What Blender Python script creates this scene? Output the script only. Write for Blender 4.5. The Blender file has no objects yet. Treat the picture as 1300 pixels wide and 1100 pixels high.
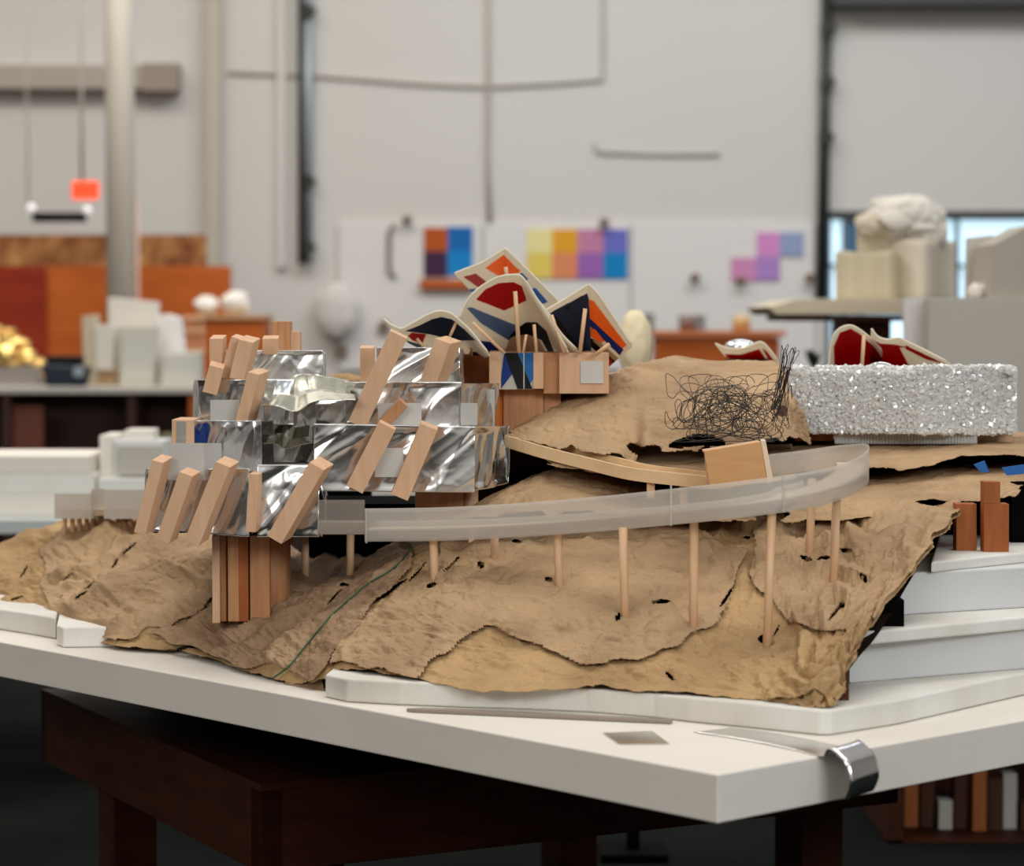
import bpy, bmesh, math, random
import numpy as np
from mathutils import Vector, Matrix
random.seed(7); rng = np.random.default_rng(11)
S = bpy.context.scene; C = S.collection

# ------------------------------------------------------------------ camera, world, lights
F = 3200.0; HZ = 400.0; CZ = 1.30            # focal length (px), horizon row, camera height
cam = bpy.data.cameras.new('camera'); cam.lens = F/1300*36; cam.sensor_width = 36
cam.clip_end = 100
co = bpy.data.objects.new('camera', cam); C.objects.link(co)
PITCH = math.atan((550-HZ)/F)
co.location = (0, 0, CZ); co.rotation_euler = (math.pi/2-PITCH, 0, 0)
cam.dof.use_dof = True; cam.dof.focus_distance = 3.9; cam.dof.aperture_fstop = 4.2
cam.dof.aperture_blades = 9
S.camera = co
S.view_settings.view_transform = 'Standard'; S.view_settings.look = 'None'
S.view_settings.gamma = 1; S.view_settings.use_curve_mapping = False
S.view_settings.exposure = 0.22

w = bpy.data.worlds.new('world'); S.world = w; w.use_nodes = True
nt = w.node_tree; bg = nt.nodes['Background']
tc = nt.nodes.new('ShaderNodeTexCoord'); sp = nt.nodes.new('ShaderNodeSeparateXYZ')
rp = nt.nodes.new('ShaderNodeValToRGB')
nt.links.new(tc.outputs['Generated'], sp.inputs[0]); nt.links.new(sp.outputs['Z'], rp.inputs[0])
rp.color_ramp.elements[0].position = 0.0; rp.color_ramp.elements[0].color = (.07, .067, .064, 1)
rp.color_ramp.elements[1].position = 0.75; rp.color_ramp.elements[1].color = (.62, .60, .57, 1)
nt.links.new(rp.outputs[0], bg.inputs[0]); bg.inputs[1].default_value = 0.72

def area(name, loc, target, sx, sy, power, col):
    l = bpy.data.lights.new(name, 'AREA'); l.shape = 'RECTANGLE'; l.size = sx; l.size_y = sy
    l.energy = power; l.color = col
    o = bpy.data.objects.new(name, l); C.objects.link(o); o.location = loc
    o.rotation_euler = (Vector(target)-Vector(loc)).to_track_quat('-Z', 'Y').to_euler()
    return o
area('unseen_overhead_light', (1.2, 4.6, 6.4), (0.6, 4.6, 0), 3.0, 5.0, 128, (1, .965, .91))  # soft area lights overhead, out of view; no roof opening is modelled
area('unseen_overhead_light', (-2.8, 7.5, 6.4), (-2.8, 8.5, 0), 2.0, 4.0, 130, (1, .93, .84))
area('unseen_overhead_light', (-3.2, 13.0, 6.4), (-3.2, 15.2, 0), 5.0, 2.2, 190, (1, .945, .85))  # pair added overhead to tint the back wall, warm left and cool right
area('unseen_overhead_light', (2.6, 13.0, 6.4), (2.6, 15.2, 0), 5.0, 2.2, 250, (.90, .95, 1))
area('camera_side_fill', (4.5, -4.0, 4.3), (0.2, 4, 1.0), 4.0, 1.6, 250, (.90, .96, 1))  # unseen fill from the camera side, added to lift the front faces
area('camera_side_fill', (-4.5, -3.0, 4.3), (0, 4, 1.0), 3.0, 1.4, 110, (1, .96, .90))

# ------------------------------------------------------------------ helpers
area('unseen_overhead_light', (0, -5.0, 6.6), (0, -7.5, 0), 8.0, 1.6, 260, (1, .97, .93))  # added to light the front wall that the metal reflects

def P(px, py, Y):
    """world point seen at image point px,py whose world y is Y"""
    x = (px-650)/F; yv = (550-py)/F
    cp, s = math.cos(PITCH), math.sin(PITCH)
    d = Vector((x, cp + yv*s, -s + yv*cp))
    return Vector((0, 0, CZ)) + d*(Y/d.y)
def G(px, py, z):
    a = P(px, py, 1.0)-Vector((0, 0, CZ)); t = (z-CZ)/a.z
    return Vector((0, 0, CZ))+a*t
def proj(v):
    cp, s = math.cos(PITCH), math.sin(PITCH)
    dx, dy, dz = v[0], v[1], v[2]-CZ
    zc = dy*cp-dz*s; yc = dy*s+dz*cp
    return 650+F*dx/zc, 550-F*yc/zc

def tag(o, label=None, cat=None, group=None, kind=None):
    if label: o['label'] = label
    if cat: o['category'] = cat
    if group: o['group'] = group
    if kind: o['kind'] = kind
    return o
def empty(name, loc, label, cat, group=None):
    o = bpy.data.objects.new(name, None); C.objects.link(o); o.location = loc; o.empty_display_size = .05
    tag(o, label, cat, group); return o
def link(name, me, mats, parent=None, smooth=False):
    o = bpy.data.objects.new(name, me); C.objects.link(o)
    for m in (mats if isinstance(mats, (list, tuple)) else [mats]): me.materials.append(m)
    if smooth:
        for p in me.polygons: p.use_smooth = True
    if parent is not None:
        o.parent = parent; o.matrix_parent_inverse = Matrix.Translation(-Vector(parent.location))
    return o
def rebase(o):
    """put the origin of a one-mesh thing at its base centre"""
    me = o.data; n = len(me.vertices); a = np.empty(n*3); me.vertices.foreach_get('co', a); a = a.reshape(-1, 3)
    c = (a.min(0)+a.max(0))/2; c[2] = a[:, 2].min(); a -= c
    me.vertices.foreach_set('co', a.ravel()); o.location = Vector(c)+o.location; me.update()
    return o

class MB:
    def __init__(s): s.v = []; s.f = []; s.m = []
    def add(s, vs, fs, mi=0):
        b = len(s.v); s.v += [tuple(v) for v in vs]; s.f += [tuple(i+b for i in f) for f in fs]; s.m += [mi]*len(fs); return s
    def box(s, c, size, rot=None, mi=0):
        R = rot if rot is not None else Matrix.Identity(3)
        vs = [Vector(c)+R@Vector((x*size[0]/2, y*size[1]/2, z*size[2]/2)) for x in (-1, 1) for y in (-1, 1) for z in (-1, 1)]
        return s.add(vs, [(0,1,3,2),(4,6,7,5),(0,4,5,1),(2,3,7,6),(0,2,6,4),(1,5,7,3)], mi)
    def prism(s, poly, ext, mi=0):
        """poly: list of 3D points, ext: extrusion vector"""
        n = len(poly); e = Vector(ext); vs = [Vector(p) for p in poly]+[Vector(p)+e for p in poly]
        fs = [tuple(range(n)), tuple(range(2*n-1, n-1, -1))]+[(i, i+n, (i+1) % n+n, (i+1) % n) for i in range(n)]
        return s.add(vs, fs, mi)
    def tube(s, pts, r, seg=8, closed=False, mi=0, cap=True):
        pts = [Vector(p) for p in pts]; n = len(pts); rs = r if isinstance(r, (list, tuple)) else [r]*n
        up = Vector((0, 0, 1)); vs = []; prev = None
        for i, p in enumerate(pts):
            t = (pts[min(i+1, n-1)]-pts[max(i-1, 0)])
            if t.length < 1e-9: t = Vector((0, 0, 1))
            t.normalize()
            if prev is None:
                a = t.cross(up) if abs(t.z) < .9 else t.cross(Vector((1, 0, 0)))
            else: a = prev-t*prev.dot(t)
            a.normalize(); prev = a; b = t.cross(a)
            for k in range(seg):
                th = 2*math.pi*k/seg; vs.append(p+(a*math.cos(th)+b*math.sin(th))*rs[i])
        fs = []
        for i in range(n-1):
            for k in range(seg):
                fs.append((i*seg+k, i*seg+(k+1) % seg, (i+1)*seg+(k+1) % seg, (i+1)*seg+k))
        if cap: fs += [tuple(range(seg-1, -1, -1)), tuple((n-1)*seg+k for k in range(seg))]
        return s.add(vs, fs, mi)
    def build(s, name, mat, parent=None, bevel=0, smooth=False, rb=True):
        me = bpy.data.meshes.new(name); me.from_pydata(s.v, [], s.f)
        bm = bmesh.new(); bm.from_mesh(me); bmesh.ops.recalc_face_normals(bm, faces=bm.faces)
        bm.to_mesh(me); bm.free()
        for p, m in zip(me.polygons, s.m): p.material_index = m
        o = link(name, me, mat, parent, smooth)
        if parent is None and rb: rebase(o)
        if bevel:
            b = o.modifiers.new('bevel', 'BEVEL'); b.width = bevel; b.segments = 2; b.limit_method = 'ANGLE'
        return o

def quad(pts, Y):  return [P(a, b, Y) for a, b in pts]
def rect(x0, x1, y0, y1, Y, Y2=None):
    Y2 = Y if Y2 is None else Y2
    return [P(x0, y0, Y), P(x1, y0, Y2), P(x1, y1, Y2), P(x0, y1, Y)]
def block(x0, x1, y0, y1, Y, d):
    return MB().prism(rect(x0, x1, y0, y1, Y), (0, d, 0))

# ------------------------------------------------------------------ numpy noise
def tri(x): return np.abs((x % 1.0)-.5)*4-1
def smooth_noise(x, y, seed, n=7, f0=1.0):
    r = np.random.default_rng(seed); o = np.zeros_like(x)
    for k in range(n):
        a = r.uniform(0, 2*np.pi); f = f0*r.uniform(.6, 1.8)
        o += np.sin((np.cos(a)*x+np.sin(a)*y)*f*2*np.pi+r.uniform(0, 9))
    return o/math.sqrt(n)
def crumple(x, y, seed, scale=.1, octs=3):
    """folded paper relief: plane facets meeting in creases"""
    o = np.zeros_like(x); r = np.random.default_rng(seed); amp = 1.0; sc = scale
    for oc in range(octs):
        wx = x+sc*.45*smooth_noise(x, y, seed+oc*7+1, f0=.7/sc); wy = y+sc*.45*smooth_noise(x, y, seed+oc*7+2, f0=.7/sc)
        q = np.zeros_like(x)
        for k in range(4):
            a = r.uniform(0, np.pi); f = r.uniform(.5, 1.1)/sc
            q += tri((np.cos(a)*wx+np.sin(a)*wy)*f+r.uniform(0, 5))
        msk = .6+.4*smooth_noise(x, y, seed+oc+50, f0=.35/sc)
        o += amp*q/4*np.clip(msk, .1, 1.6); amp *= .5; sc *= .5
    return o
def cr(p0, p1, p2, p3, t):
    return .5*((2*p1)+(-p0+p2)*t+(2*p0-5*p1+4*p2-p3)*t*t+(-p0+3*p1-3*p2+p3)*t**3)
def interp1(A, n):
    """catmull-rom along axis 0 to n samples"""
    m = A.shape[0]; out = []
    for i in range(n):
        t = i/(n-1)*(m-1); k = min(int(t), m-2); t -= k
        p1, p2 = A[k], A[k+1]; p0 = A[k-1] if k else 2*p1-p2; p3 = A[k+2] if k+2 < m else 2*p2-p1
        out.append(cr(p0, p1, p2, p3, t))
    return np.array(out)
def patch(ctrl, nu, nv):
    A = np.array([[tuple(P(*c)) for c in col] for col in ctrl])
    A = interp1(A, nu); A = interp1(A.transpose(1, 0, 2), nv).transpose(1, 0, 2)
    return A
def normals(A):
    du = np.gradient(A, axis=0); dv = np.gradient(A, axis=1); n = np.cross(du, dv)
    n /= np.linalg.norm(n, axis=2, keepdims=True)+1e-12
    if n[..., 2].mean() < 0: n = -n
    return n
def inpoly(x, y, poly):
    ins = np.zeros(x.shape, bool); n = len(poly)
    for i in range(n):
        x1, y1 = poly[i]; x2, y2 = poly[(i+1) % n]
        if y1 == y2: continue
        c = ((y1 > y) != (y2 > y)) & (x < (x2-x1)*(y-y1)/(y2-y1)+x1); ins ^= c
    return ins
def projA(A):
    cp, s = math.cos(PITCH), math.sin(PITCH)
    dz = A[..., 2]-CZ; zc = A[..., 1]*cp-dz*s; yc = A[..., 1]*s+dz*cp
    return 650+F*A[..., 0]/zc, 550-F*yc/zc
def grid_mesh(name, A, mats, parent=None, keep=None, thick=0, matidx=None, smooth=True):
    nu, nv = A.shape[:2]
    idx = np.arange(nu*nv).reshape(nu, nv)
    q = np.stack([idx[:-1, :-1], idx[1:, :-1], idx[1:, 1:], idx[:-1, 1:]], -1).reshape(-1, 4)
    k = np.ones(len(q), bool) if keep is None else keep.reshape(-1)
    q2 = q[k]; used = np.unique(q2); mp = -np.ones(nu*nv, int); mp[used] = np.arange(len(used))
    me = bpy.data.meshes.new(name)
    me.from_pydata(A.reshape(-1, 3)[used].tolist(), [], mp[q2].tolist())
    if matidx is not None: me.polygons.foreach_set('material_index', matidx.reshape(-1)[k].astype(np.int32))
    o = link(name, me, mats, parent, smooth)
    if thick:
        m = o.modifiers.new('thickness', 'SOLIDIFY'); m.thickness = thick; m.offset = 0
    return o
def centers(A): return (A[:-1, :-1]+A[1:, :-1]+A[1:, 1:]+A[:-1, 1:])/4

# ------------------------------------------------------------------ materials
def srgb(r, g, b):
    f = lambda c: (c/255/12.92) if c/255 <= .04045 else ((c/255+.055)/1.055)**2.4
    return (f(r), f(g), f(b), 1)
def mat(name, col, rough=.6, metal=0, col2=None, nscale=8, stretch=(1, 1, 1), bump=0, bscale=40, spec=.5, detail=3, **kw):
    m = bpy.data.materials.new(name); m.use_nodes = True; t = m.node_tree; b = t.nodes['Principled BSDF']
    b.inputs['Base Color'].default_value = col; b.inputs['Roughness'].default_value = rough
    b.inputs['Metallic'].default_value = metal; b.inputs['Specular IOR Level'].default_value = spec
    for k, v in kw.items(): b.inputs[k.replace('_', ' ')].default_value = v
    tcn = t.nodes.new('ShaderNodeTexCoord'); mp = t.nodes.new('ShaderNodeMapping'); mp.inputs['Scale'].default_value = stretch
    t.links.new(tcn.outputs['Object'], mp.inputs[0])
    n = t.nodes.new('ShaderNodeTexNoise'); n.inputs['Scale'].default_value = nscale; n.inputs['Detail'].default_value = detail
    t.links.new(mp.outputs[0], n.inputs[0])
    if col2:
        r = t.nodes.new('ShaderNodeValToRGB'); r.color_ramp.elements[0].color = col; r.color_ramp.elements[1].color = col2
        r.color_ramp.elements[0].position = .35; r.color_ramp.elements[1].position = .68
        t.links.new(n.outputs[0], r.inputs[0]); t.links.new(r.outputs[0], b.inputs['Base Color'])
    if bump:
        n2 = t.nodes.new('ShaderNodeTexNoise'); n2.inputs['Scale'].default_value = bscale; n2.inputs['Detail'].default_value = 4
        t.links.new(mp.outputs[0], n2.inputs[0])
        bp = t.nodes.new('ShaderNodeBump'); bp.inputs['Strength'].default_value = bump; bp.inputs['Distance'].default_value = .002
        t.links.new(n2.outputs[0], bp.inputs['Height']); t.links.new(bp.outputs[0], b.inputs['Normal'])
    return m
def kraft(name, c1, c2, sc=6):
    m = mat(name, c1, .75, 0, c2, sc, spec=.25, detail=6)
    t = m.node_tree; b = t.nodes['Principled BSDF']
    tcn = [n for n in t.nodes if n.type == 'TEX_COORD'][0]
    hs = []
    for scl, dist in ((12, .0045), (30, .0018), (70, .0006)):
        nz = t.nodes.new('ShaderNodeTexNoise'); nz.inputs['Scale'].default_value = scl*.6; nz.inputs['Detail'].default_value = 2
        t.links.new(tcn.outputs['Object'], nz.inputs[0])
        mx = t.nodes.new('ShaderNodeMixRGB'); mx.blend_type = 'ADD'; mx.inputs[0].default_value = .12
        t.links.new(tcn.outputs['Object'], mx.inputs[1]); t.links.new(nz.outputs['Color'], mx.inputs[2])
        v = t.nodes.new('ShaderNodeTexVoronoi'); v.feature = 'DISTANCE_TO_EDGE'; v.inputs['Scale'].default_value = scl
        t.links.new(mx.outputs[0], v.inputs['Vector'])
        rr = t.nodes.new('ShaderNodeMapRange'); rr.inputs['From Max'].default_value = .14; t.links.new(v.outputs['Distance'], rr.inputs[0])
        hs.append((rr, dist))
    prev = None
    for rr, dist in hs:
        bp = t.nodes.new('ShaderNodeBump'); bp.inputs['Strength'].default_value = .45; bp.inputs['Distance'].default_value = dist
        t.links.new(rr.outputs[0], bp.inputs['Height'])
        if prev: t.links.new(prev.outputs[0], bp.inputs['Normal'])
        prev = bp
    t.links.new(prev.outputs[0], b.inputs['Normal'])
    return m
K1 = kraft('kraft_paper', srgb(156, 126, 94), srgb(189, 158, 121), 7)
K2 = kraft('kraft_paper_yellow', srgb(162, 130, 91), srgb(192, 158, 112), 7)
K3 = kraft('kraft_paper_brown', srgb(140, 112, 86), srgb(168, 138, 107), 6)
INNER = mat('inner_gap_shade', srgb(34, 24, 18), .9, spec=.1)  # near-black: shade inside the hollow paper is put into this colour
BLACK = mat('black_and_gap_shade', srgb(9, 8, 8), .95, spec=.05)  # plain black parts, and blocks standing in for shade in gaps
WOOD = mat('beech_wood', srgb(210, 168, 132), .55, 0, srgb(218, 178, 144), 14, (6, 6, .8), .1, 60, spec=.3)
WOOD2 = mat('cedar_wood', srgb(176, 124, 84), .55, 0, srgb(196, 142, 98), 16, (8, 8, .6), .1, 60, spec=.3)
WOODH = mat('maple_strip', srgb(220, 186, 142), .55, 0, srgb(228, 196, 154), 12, (1, 6, 6), .1, 60, spec=.3)
WOODR = mat('red_brown_board', srgb(150, 84, 44), .6, 0, srgb(168, 98, 54), 10, (6, 6, 1), spec=.2)
BROWN = mat('dark_brown_board', srgb(70, 40, 26), .7, 0, srgb(84, 50, 32), 10, (4, 4, 1), spec=.2)
DOWEL = mat('dowel_wood', srgb(214, 172, 132), .5, 0, srgb(222, 184, 146), 20, (5, 5, .6), spec=.3)
FOAM = mat('white_foam', srgb(226, 222, 214), .85, 0, srgb(232, 229, 223), 9, bump=.25, bscale=130, spec=.2)
FOAMC = mat('carved_white_foam', srgb(224, 222, 216), .8, 0, srgb(206, 200, 190), 6, (1, 1, .25), .8, 60, spec=.2)
SLAB = mat('painted_white_slab', srgb(221, 214, 204), .6, 0, srgb(226, 220, 211), 3, bump=.35, bscale=22, spec=.3)
DWOOD = mat('dark_stained_plywood', srgb(54, 25, 13), .6, 0, srgb(70, 34, 18), 7, (1, 1, 5), .3, 30, spec=.15)
METAL = mat('aluminium_sheet', (.82, .83, .84, 1), .24, 1, bump=.12, bscale=35)
METALS = mat('aluminium_strip', (.84, .84, .85, 1), .16, 1)
CHAMP = mat('champagne_foil', (.52, .51, .42, 1), .26, 1, bump=.2, bscale=60)
FROST = mat('frosted_plate', srgb(206, 202, 196), .45, 0, srgb(186, 182, 176), 4, spec=.4)
CREAM = mat('canvas_cream', srgb(246, 240, 226), .7, spec=.2)
P_RED = mat('paint_red', srgb(196, 18, 26), .55); P_ORG = mat('paint_orange', srgb(252, 148, 52), .55)
P_BLU = mat('paint_blue', srgb(48, 128, 200), .55); P_SLT = mat('paint_slate', srgb(118, 142, 176), .55)
P_NVY = mat('paint_navy', srgb(40, 62, 96), .55); P_BLK = mat('paint_black', srgb(12, 11, 14), .6)
P_DBL = mat('paint_deep_blue', srgb(20, 66, 150), .55); P_TAN = mat('paint_tan', srgb(206, 180, 152), .6)
P_TEAL = mat('paint_dark_teal', srgb(22, 42, 60), .55)
PAINTS = [CREAM, P_RED, P_ORG, P_BLU, P_SLT, P_NVY, P_BLK, P_DBL, P_TAN, P_TEAL]
WIRE = mat('black_wire', srgb(64, 62, 60), .45, .6)
GREEN = mat('green_wire', srgb(30, 84, 54), .4)
TAPE = mat('blue_tape', srgb(22, 96, 170), .5)
WALL = mat('wall_paint', srgb(206, 202, 197), .8, 0, srgb(201, 196, 189), .25, spec=.2)
BOARD = mat('pinup_board', srgb(216, 212, 208), .85, spec=.1)
FLOORM = mat('concrete_floor', srgb(24, 27, 26), .95, 0, srgb(31, 33, 31), 2, spec=0)
PLY = mat('orange_plywood', srgb(176, 86, 32), .6, 0, srgb(190, 98, 38), 2, (1, 1, 4), spec=.2)
PLYR = mat('red_plywood', srgb(128, 38, 16), .6, 0, srgb(150, 50, 22), 2, (1, 1, 4), spec=.2)
OSB = mat('chipboard', srgb(120, 66, 36), .7, 0, srgb(186, 136, 84), 7, spec=.2, detail=5)
PIPE = mat('painted_pipe', srgb(222, 214, 200), .5)
GALV = mat('galvanised_conduit', srgb(150, 160, 164), .4, .3)
DARKM = mat('dark_metal', srgb(46, 48, 46), .5)
GREYB = mat('grey_foam_board', srgb(188, 182, 172), .8, spec=.2)
WHITEM = mat('white_card', srgb(228, 222, 212), .8, spec=.2)
CREAMM = mat('cream_card', srgb(206, 194, 168), .8, spec=.2)
GOLD = mat('gold_foil', (.90, .62, .22, 1), .3, 1)
NAVYP = mat('navy_plastic', srgb(22, 34, 52), .35)
def emis(name, col, s):
    m = bpy.data.materials.new(name); m.use_nodes = True; t = m.node_tree; b = t.nodes['Principled BSDF']
    b.inputs['Base Color'].default_value = col; b.inputs['Emission Color'].default_value = col; b.inputs['Emission Strength'].default_value = s
    return m
def canvas(m):
    t = m.node_tree; b = t.nodes['Principled BSDF']; out = [n for n in t.nodes if n.type == 'OUTPUT_MATERIAL'][0]
    L = t.nodes.new('ShaderNodeBsdfTranslucent'); L.inputs[0].default_value = b.inputs['Base Color'].default_value
    a = t.nodes.new('ShaderNodeMixShader'); a.inputs[0].default_value = .45
    t.links.new(b.outputs[0], a.inputs[1]); t.links.new(L.outputs[0], a.inputs[2]); t.links.new(a.outputs[0], out.inputs[0])
for m__ in PAINTS: canvas(m__)
def sheer(name, col, tr, rough=.5, gloss=.12):
    """translucent plastic: part of the light passes straight, part is scattered"""
    m = bpy.data.materials.new(name); m.use_nodes = True; t = m.node_tree; t.nodes.clear()
    out = t.nodes.new('ShaderNodeOutputMaterial'); T = t.nodes.new('ShaderNodeBsdfTransparent'); T.inputs[0].default_value = (.95, .95, .94, 1)
    D = t.nodes.new('ShaderNodeBsdfDiffuse'); D.inputs[0].default_value = col
    L = t.nodes.new('ShaderNodeBsdfTranslucent'); L.inputs[0].default_value = col
    Gl = t.nodes.new('ShaderNodeBsdfGlossy'); Gl.inputs['Roughness'].default_value = rough
    a = t.nodes.new('ShaderNodeMixShader'); a.inputs[0].default_value = .4; t.links.new(D.outputs[0], a.inputs[1]); t.links.new(L.outputs[0], a.inputs[2])
    g = t.nodes.new('ShaderNodeMixShader'); g.inputs[0].default_value = gloss; t.links.new(a.outputs[0], g.inputs[1]); t.links.new(Gl.outputs[0], g.inputs[2])
    c = t.nodes.new('ShaderNodeMixShader'); c.inputs[0].default_value = 1-tr; t.links.new(T.outputs[0], c.inputs[1]); t.links.new(g.outputs[0], c.inputs[2])
    t.links.new(c.outputs[0], out.inputs[0]); return m
RAIL = sheer('frosted_plastic', srgb(238, 232, 224), .58)
RAIL_T = sheer('thin_frosted_plastic', srgb(224, 214, 204), .74)
RAIL_D = sheer('dense_frosted_plastic', srgb(222, 216, 208), .30)
CLEAR = sheer('clear_acrylic', srgb(244, 244, 240), .30, .3, .12)
BEAD = sheer('clear_bead', srgb(255, 255, 253), .12, .2, .20)

# ================================================================== THE ROOM
def struct(o): o['kind'] = 'structure'; return o
WY = 18.0
struct(MB().box((0, 10, -.05), (30, 34, .1)).build('floor', FLOORM))
struct(MB().box((0, -9.1, 3.6), (28, .2, 7.2)).build('wall_front', WALL))
struct(MB().box((-14.1, 4.5, 3.6), (.2, 27, 7.2)).build('wall_left', WALL)); struct(MB().box((14.1, 4.5, 3.6), (.2, 27, 7.2)).build('wall_right', WALL))
bw = MB()                                                            # back wall with the opening of the window at the right
wx0, wx1 = P(1050, 0, WY).x, P(1420, 0, WY).x; wz1 = P(0, 276, WY).z; wz0 = P(0, 470, WY).z
bw.box(((-13+wx0)/2, WY+.1, 3.6), (wx0+13, .2, 7.2)); bw.box(((13+wx1)/2, WY+.1, 3.6), (13-wx1, .2, 7.2))
bw.box(((wx0+wx1)/2, WY+.1, (7.2+wz1)/2), (wx1-wx0, .2, 7.2-wz1)); bw.box(((wx0+wx1)/2, WY+.1, wz0/2), (wx1-wx0, .2, wz0))
struct(bw.build('wall_back', WALL))
wn = empty('window_1', P(1230, 470, WY), None, None); struct(wn)
fr = MB()
for px in (1052, 1072, 1092, 1215, 1405): fr.prism(rect(px-2, px+3, 276, 470, WY-.02), (0, .12, 0))
for py in (274, 335, 466): fr.prism(rect(1050, 1420, py, py+5, WY-.02), (0, .12, 0))
fr.build('window_frame', mat('blue_grey_frame', srgb(96, 112, 124), .5), wn)
MB().prism(rect(1050, 1420, 276, 470, WY+.06), (0, .01, 0)).build('window_glass', emis('daylit_glass', srgb(196, 226, 240), 1.0), wn)
MB().prism(rect(1073, 1092, 278, 335, WY+.02), (0, .02, 0)).build('blue_pane', mat('blue_pane', srgb(60, 106, 142), .4), wn)
# wall strips at the left: pilaster edges and a ledge beam
struct(MB().prism(rect(262, 280, -60, 340, WY-.12), (0, .12, 0)).build('trim_1', mat('pilaster_paint', srgb(186, 178, 164), .8)))
struct(MB().prism(rect(352, 362, -60, 340, WY-.05), (0, .05, 0)).build('trim_2', WALL))
struct(MB().prism(rect(1058, 1430, -60, 6, WY-.25), (0, .25, 0)).build('trim_3', DARKM))
struct(MB().prism(rect(1052, 1430, 268, 277, WY-.03), (0, .03, 0)).build('trim_4', DARKM))

t = empty('wall_beam', P(112, 115, 17.84), 'grey horizontal duct crossing the upper left of the wall behind the round column', 'duct')
MB().prism(rect(-60, 225, 82, 113, 17.84), (0, .15, 0)).build('duct_body', mat('duct_grey', srgb(170, 158, 148), .7), t, .01)
MB().prism(rect(180, 226, 80, 115, 17.82), (0, .17, 0)).build('end_flange', mat('duct_brown', srgb(150, 136, 122), .7), t)
t.name = 'air_duct'
# round column
cx = P(154, 400, 15.4).x
t = empty('round_column', (cx, 15.4, 0), 'white painted round column rising at the left side of the workshop', 'column')
MB().tube([(cx, 15.4, 0), (cx, 15.4, 7)], .088, 32).build('shaft', PIPE, t, smooth=True)
MB().tube([(cx, 15.4, 0), (cx, 15.4, .03)], .15, 32).build('base_plate', DARKM, t)
t2 = MB(); mm = P(173, 0, 15.45).x
t2.tube([(mm, 15.43, 0), (mm, 15.43, P(0, 250, 15.4).z)], .009, 8)
tag(t2.build('plastic_hose', mat('pink_plastic', srgb(206, 176, 164), .5), smooth=True), 'pale pink hose hanging down the back of the white column', 'hose')

def wall_pipe(px0, px1, y0, y1, rr, m, name, label, clamps, Y=WY-.08, cw=10, extra=None):
    a, b = P(px0, y0, Y), P(px1, y1, Y)
    t = empty(name, b, label, 'pipe')
    MB().tube([a, b], rr, 12).build('tube', m, t, smooth=True)
    if extra:
        o = Vector((extra, -.01, 0)); MB().tube([a+o, b+o], rr*.8, 10).build('side_tube', DARKM, t, smooth=True)
    for cy in clamps:
        f = (cy-y0)/(y1-y0); c = a.lerp(b, f)
        MB().box(c, (cw/F*Y*2, .06, .045)).tube([c+Vector((0, -.04, -.05)), c+Vector((0, -.04, .05))], .03, 10).build('pipe_clamp', DARKM, t)
wall_pipe(391, 391, -60, 335, .032, GALV, 'wall_conduit', 'galvanised pipe clamped upright to the wall left of the painted canopies', (14, 230, 314), extra=-.045)
wall_pipe(1053, 1045, -60, 380, .03, DARKM, 'wall_conduit', 'dark upright pipe with clamps beside the window at the right', (35, 104, 174), extra=-.03)
def cable(name, pts, label, r=.012, m=None, Y=WY-.02):
    tag(MB().tube([P(a, b, Y) for a, b in pts], r, 6).build(name, m or mat('cable_grey', srgb(178, 172, 162), .7), smooth=True), label, 'cable')
cable('wall_cable', [(620, -60), (620, 100), (619, 200), (622, 284)], 'straight grey cable running down the wall above the painted canopies', .016, Y=WY-.03)
cable('wall_cable', [(290, 92), (400, 96), (540, 107), (620, 110), (700, 106), (765, 101), (766, 50), (766, -60)], 'grey cable sagging across the upper wall and turning up at its right end')
cable('wall_cable', [(755, 180), (757, 193), (830, 196), (914, 196)], 'short horizontal cable high on the white wall left of the dark pipe', .01)
cable('hanging_cord', [(103, -60), (103, 100), (104, 230)], 'thin cord holding the orange exit sign at the left', .012, Y=16.5)
cable('hanging_cord', [(34, -60), (34, 110), (36, 262)], 'thin cord hanging above the black lamp bar', .006, Y=16.5)
cable('hanging_cord', [(500, 284), (494, 295), (494, 345), (502, 352)], 'drooping dark cord at the left edge of the pin-up wall', .016, mat('cord_brown', srgb(130, 116, 98), .7), Y=WY-.055)

# exit sign and emergency lamp
t = empty('exit_sign', P(107, 252, 16.5), 'glowing orange exit sign hanging at the far left', 'sign')
MB().prism(rect(91, 124, 230, 253, 16.5), (0, .06, 0)).build('sign_box', emis('exit_orange', srgb(255, 84, 40), .75), t, .004)
fc = bpy.data.curves.new('exit_text', 'FONT'); fc.body = 'EXIT'; fc.size = .085; fc.extrude = .002; fc.align_x = 'CENTER'; fc.align_y = 'CENTER'
tmp = bpy.data.objects.new('tmp', fc); C.objects.link(tmp)
bpy.context.view_layer.update(); me = bpy.data.meshes.new_from_object(tmp.evaluated_get(bpy.context.evaluated_depsgraph_get()))
bpy.data.objects.remove(tmp)
me.transform(Matrix.Translation(P(107.5, 241.5, 16.49)) @ Matrix.Rotation(math.pi/2, 4, 'X'))
link('lettering', me, emis('exit_red', srgb(214, 40, 18), .5), t)
t = empty('emergency_lamp', P(75, 282, 16.5), 'black emergency lamp bar with two small round heads, under the exit sign', 'lamp')
MB().tube([P(42, 276, 16.5), P(109, 276, 16.5)], .032, 14).build('bar', P_BLK, t, smooth=True)
for px, py in ((40, 264), (111, 267)):
    bm = bmesh.new(); bmesh.ops.create_icosphere(bm, subdivisions=3, radius=.028, matrix=Matrix.Translation(P(px, py, 16.46)))
    me = bpy.data.meshes.new('lamp_head'); bm.to_mesh(me); bm.free(); link('lamp_head', me, emis('lamp_white', (1, .98, .95, 1), .35), t, True)

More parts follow.
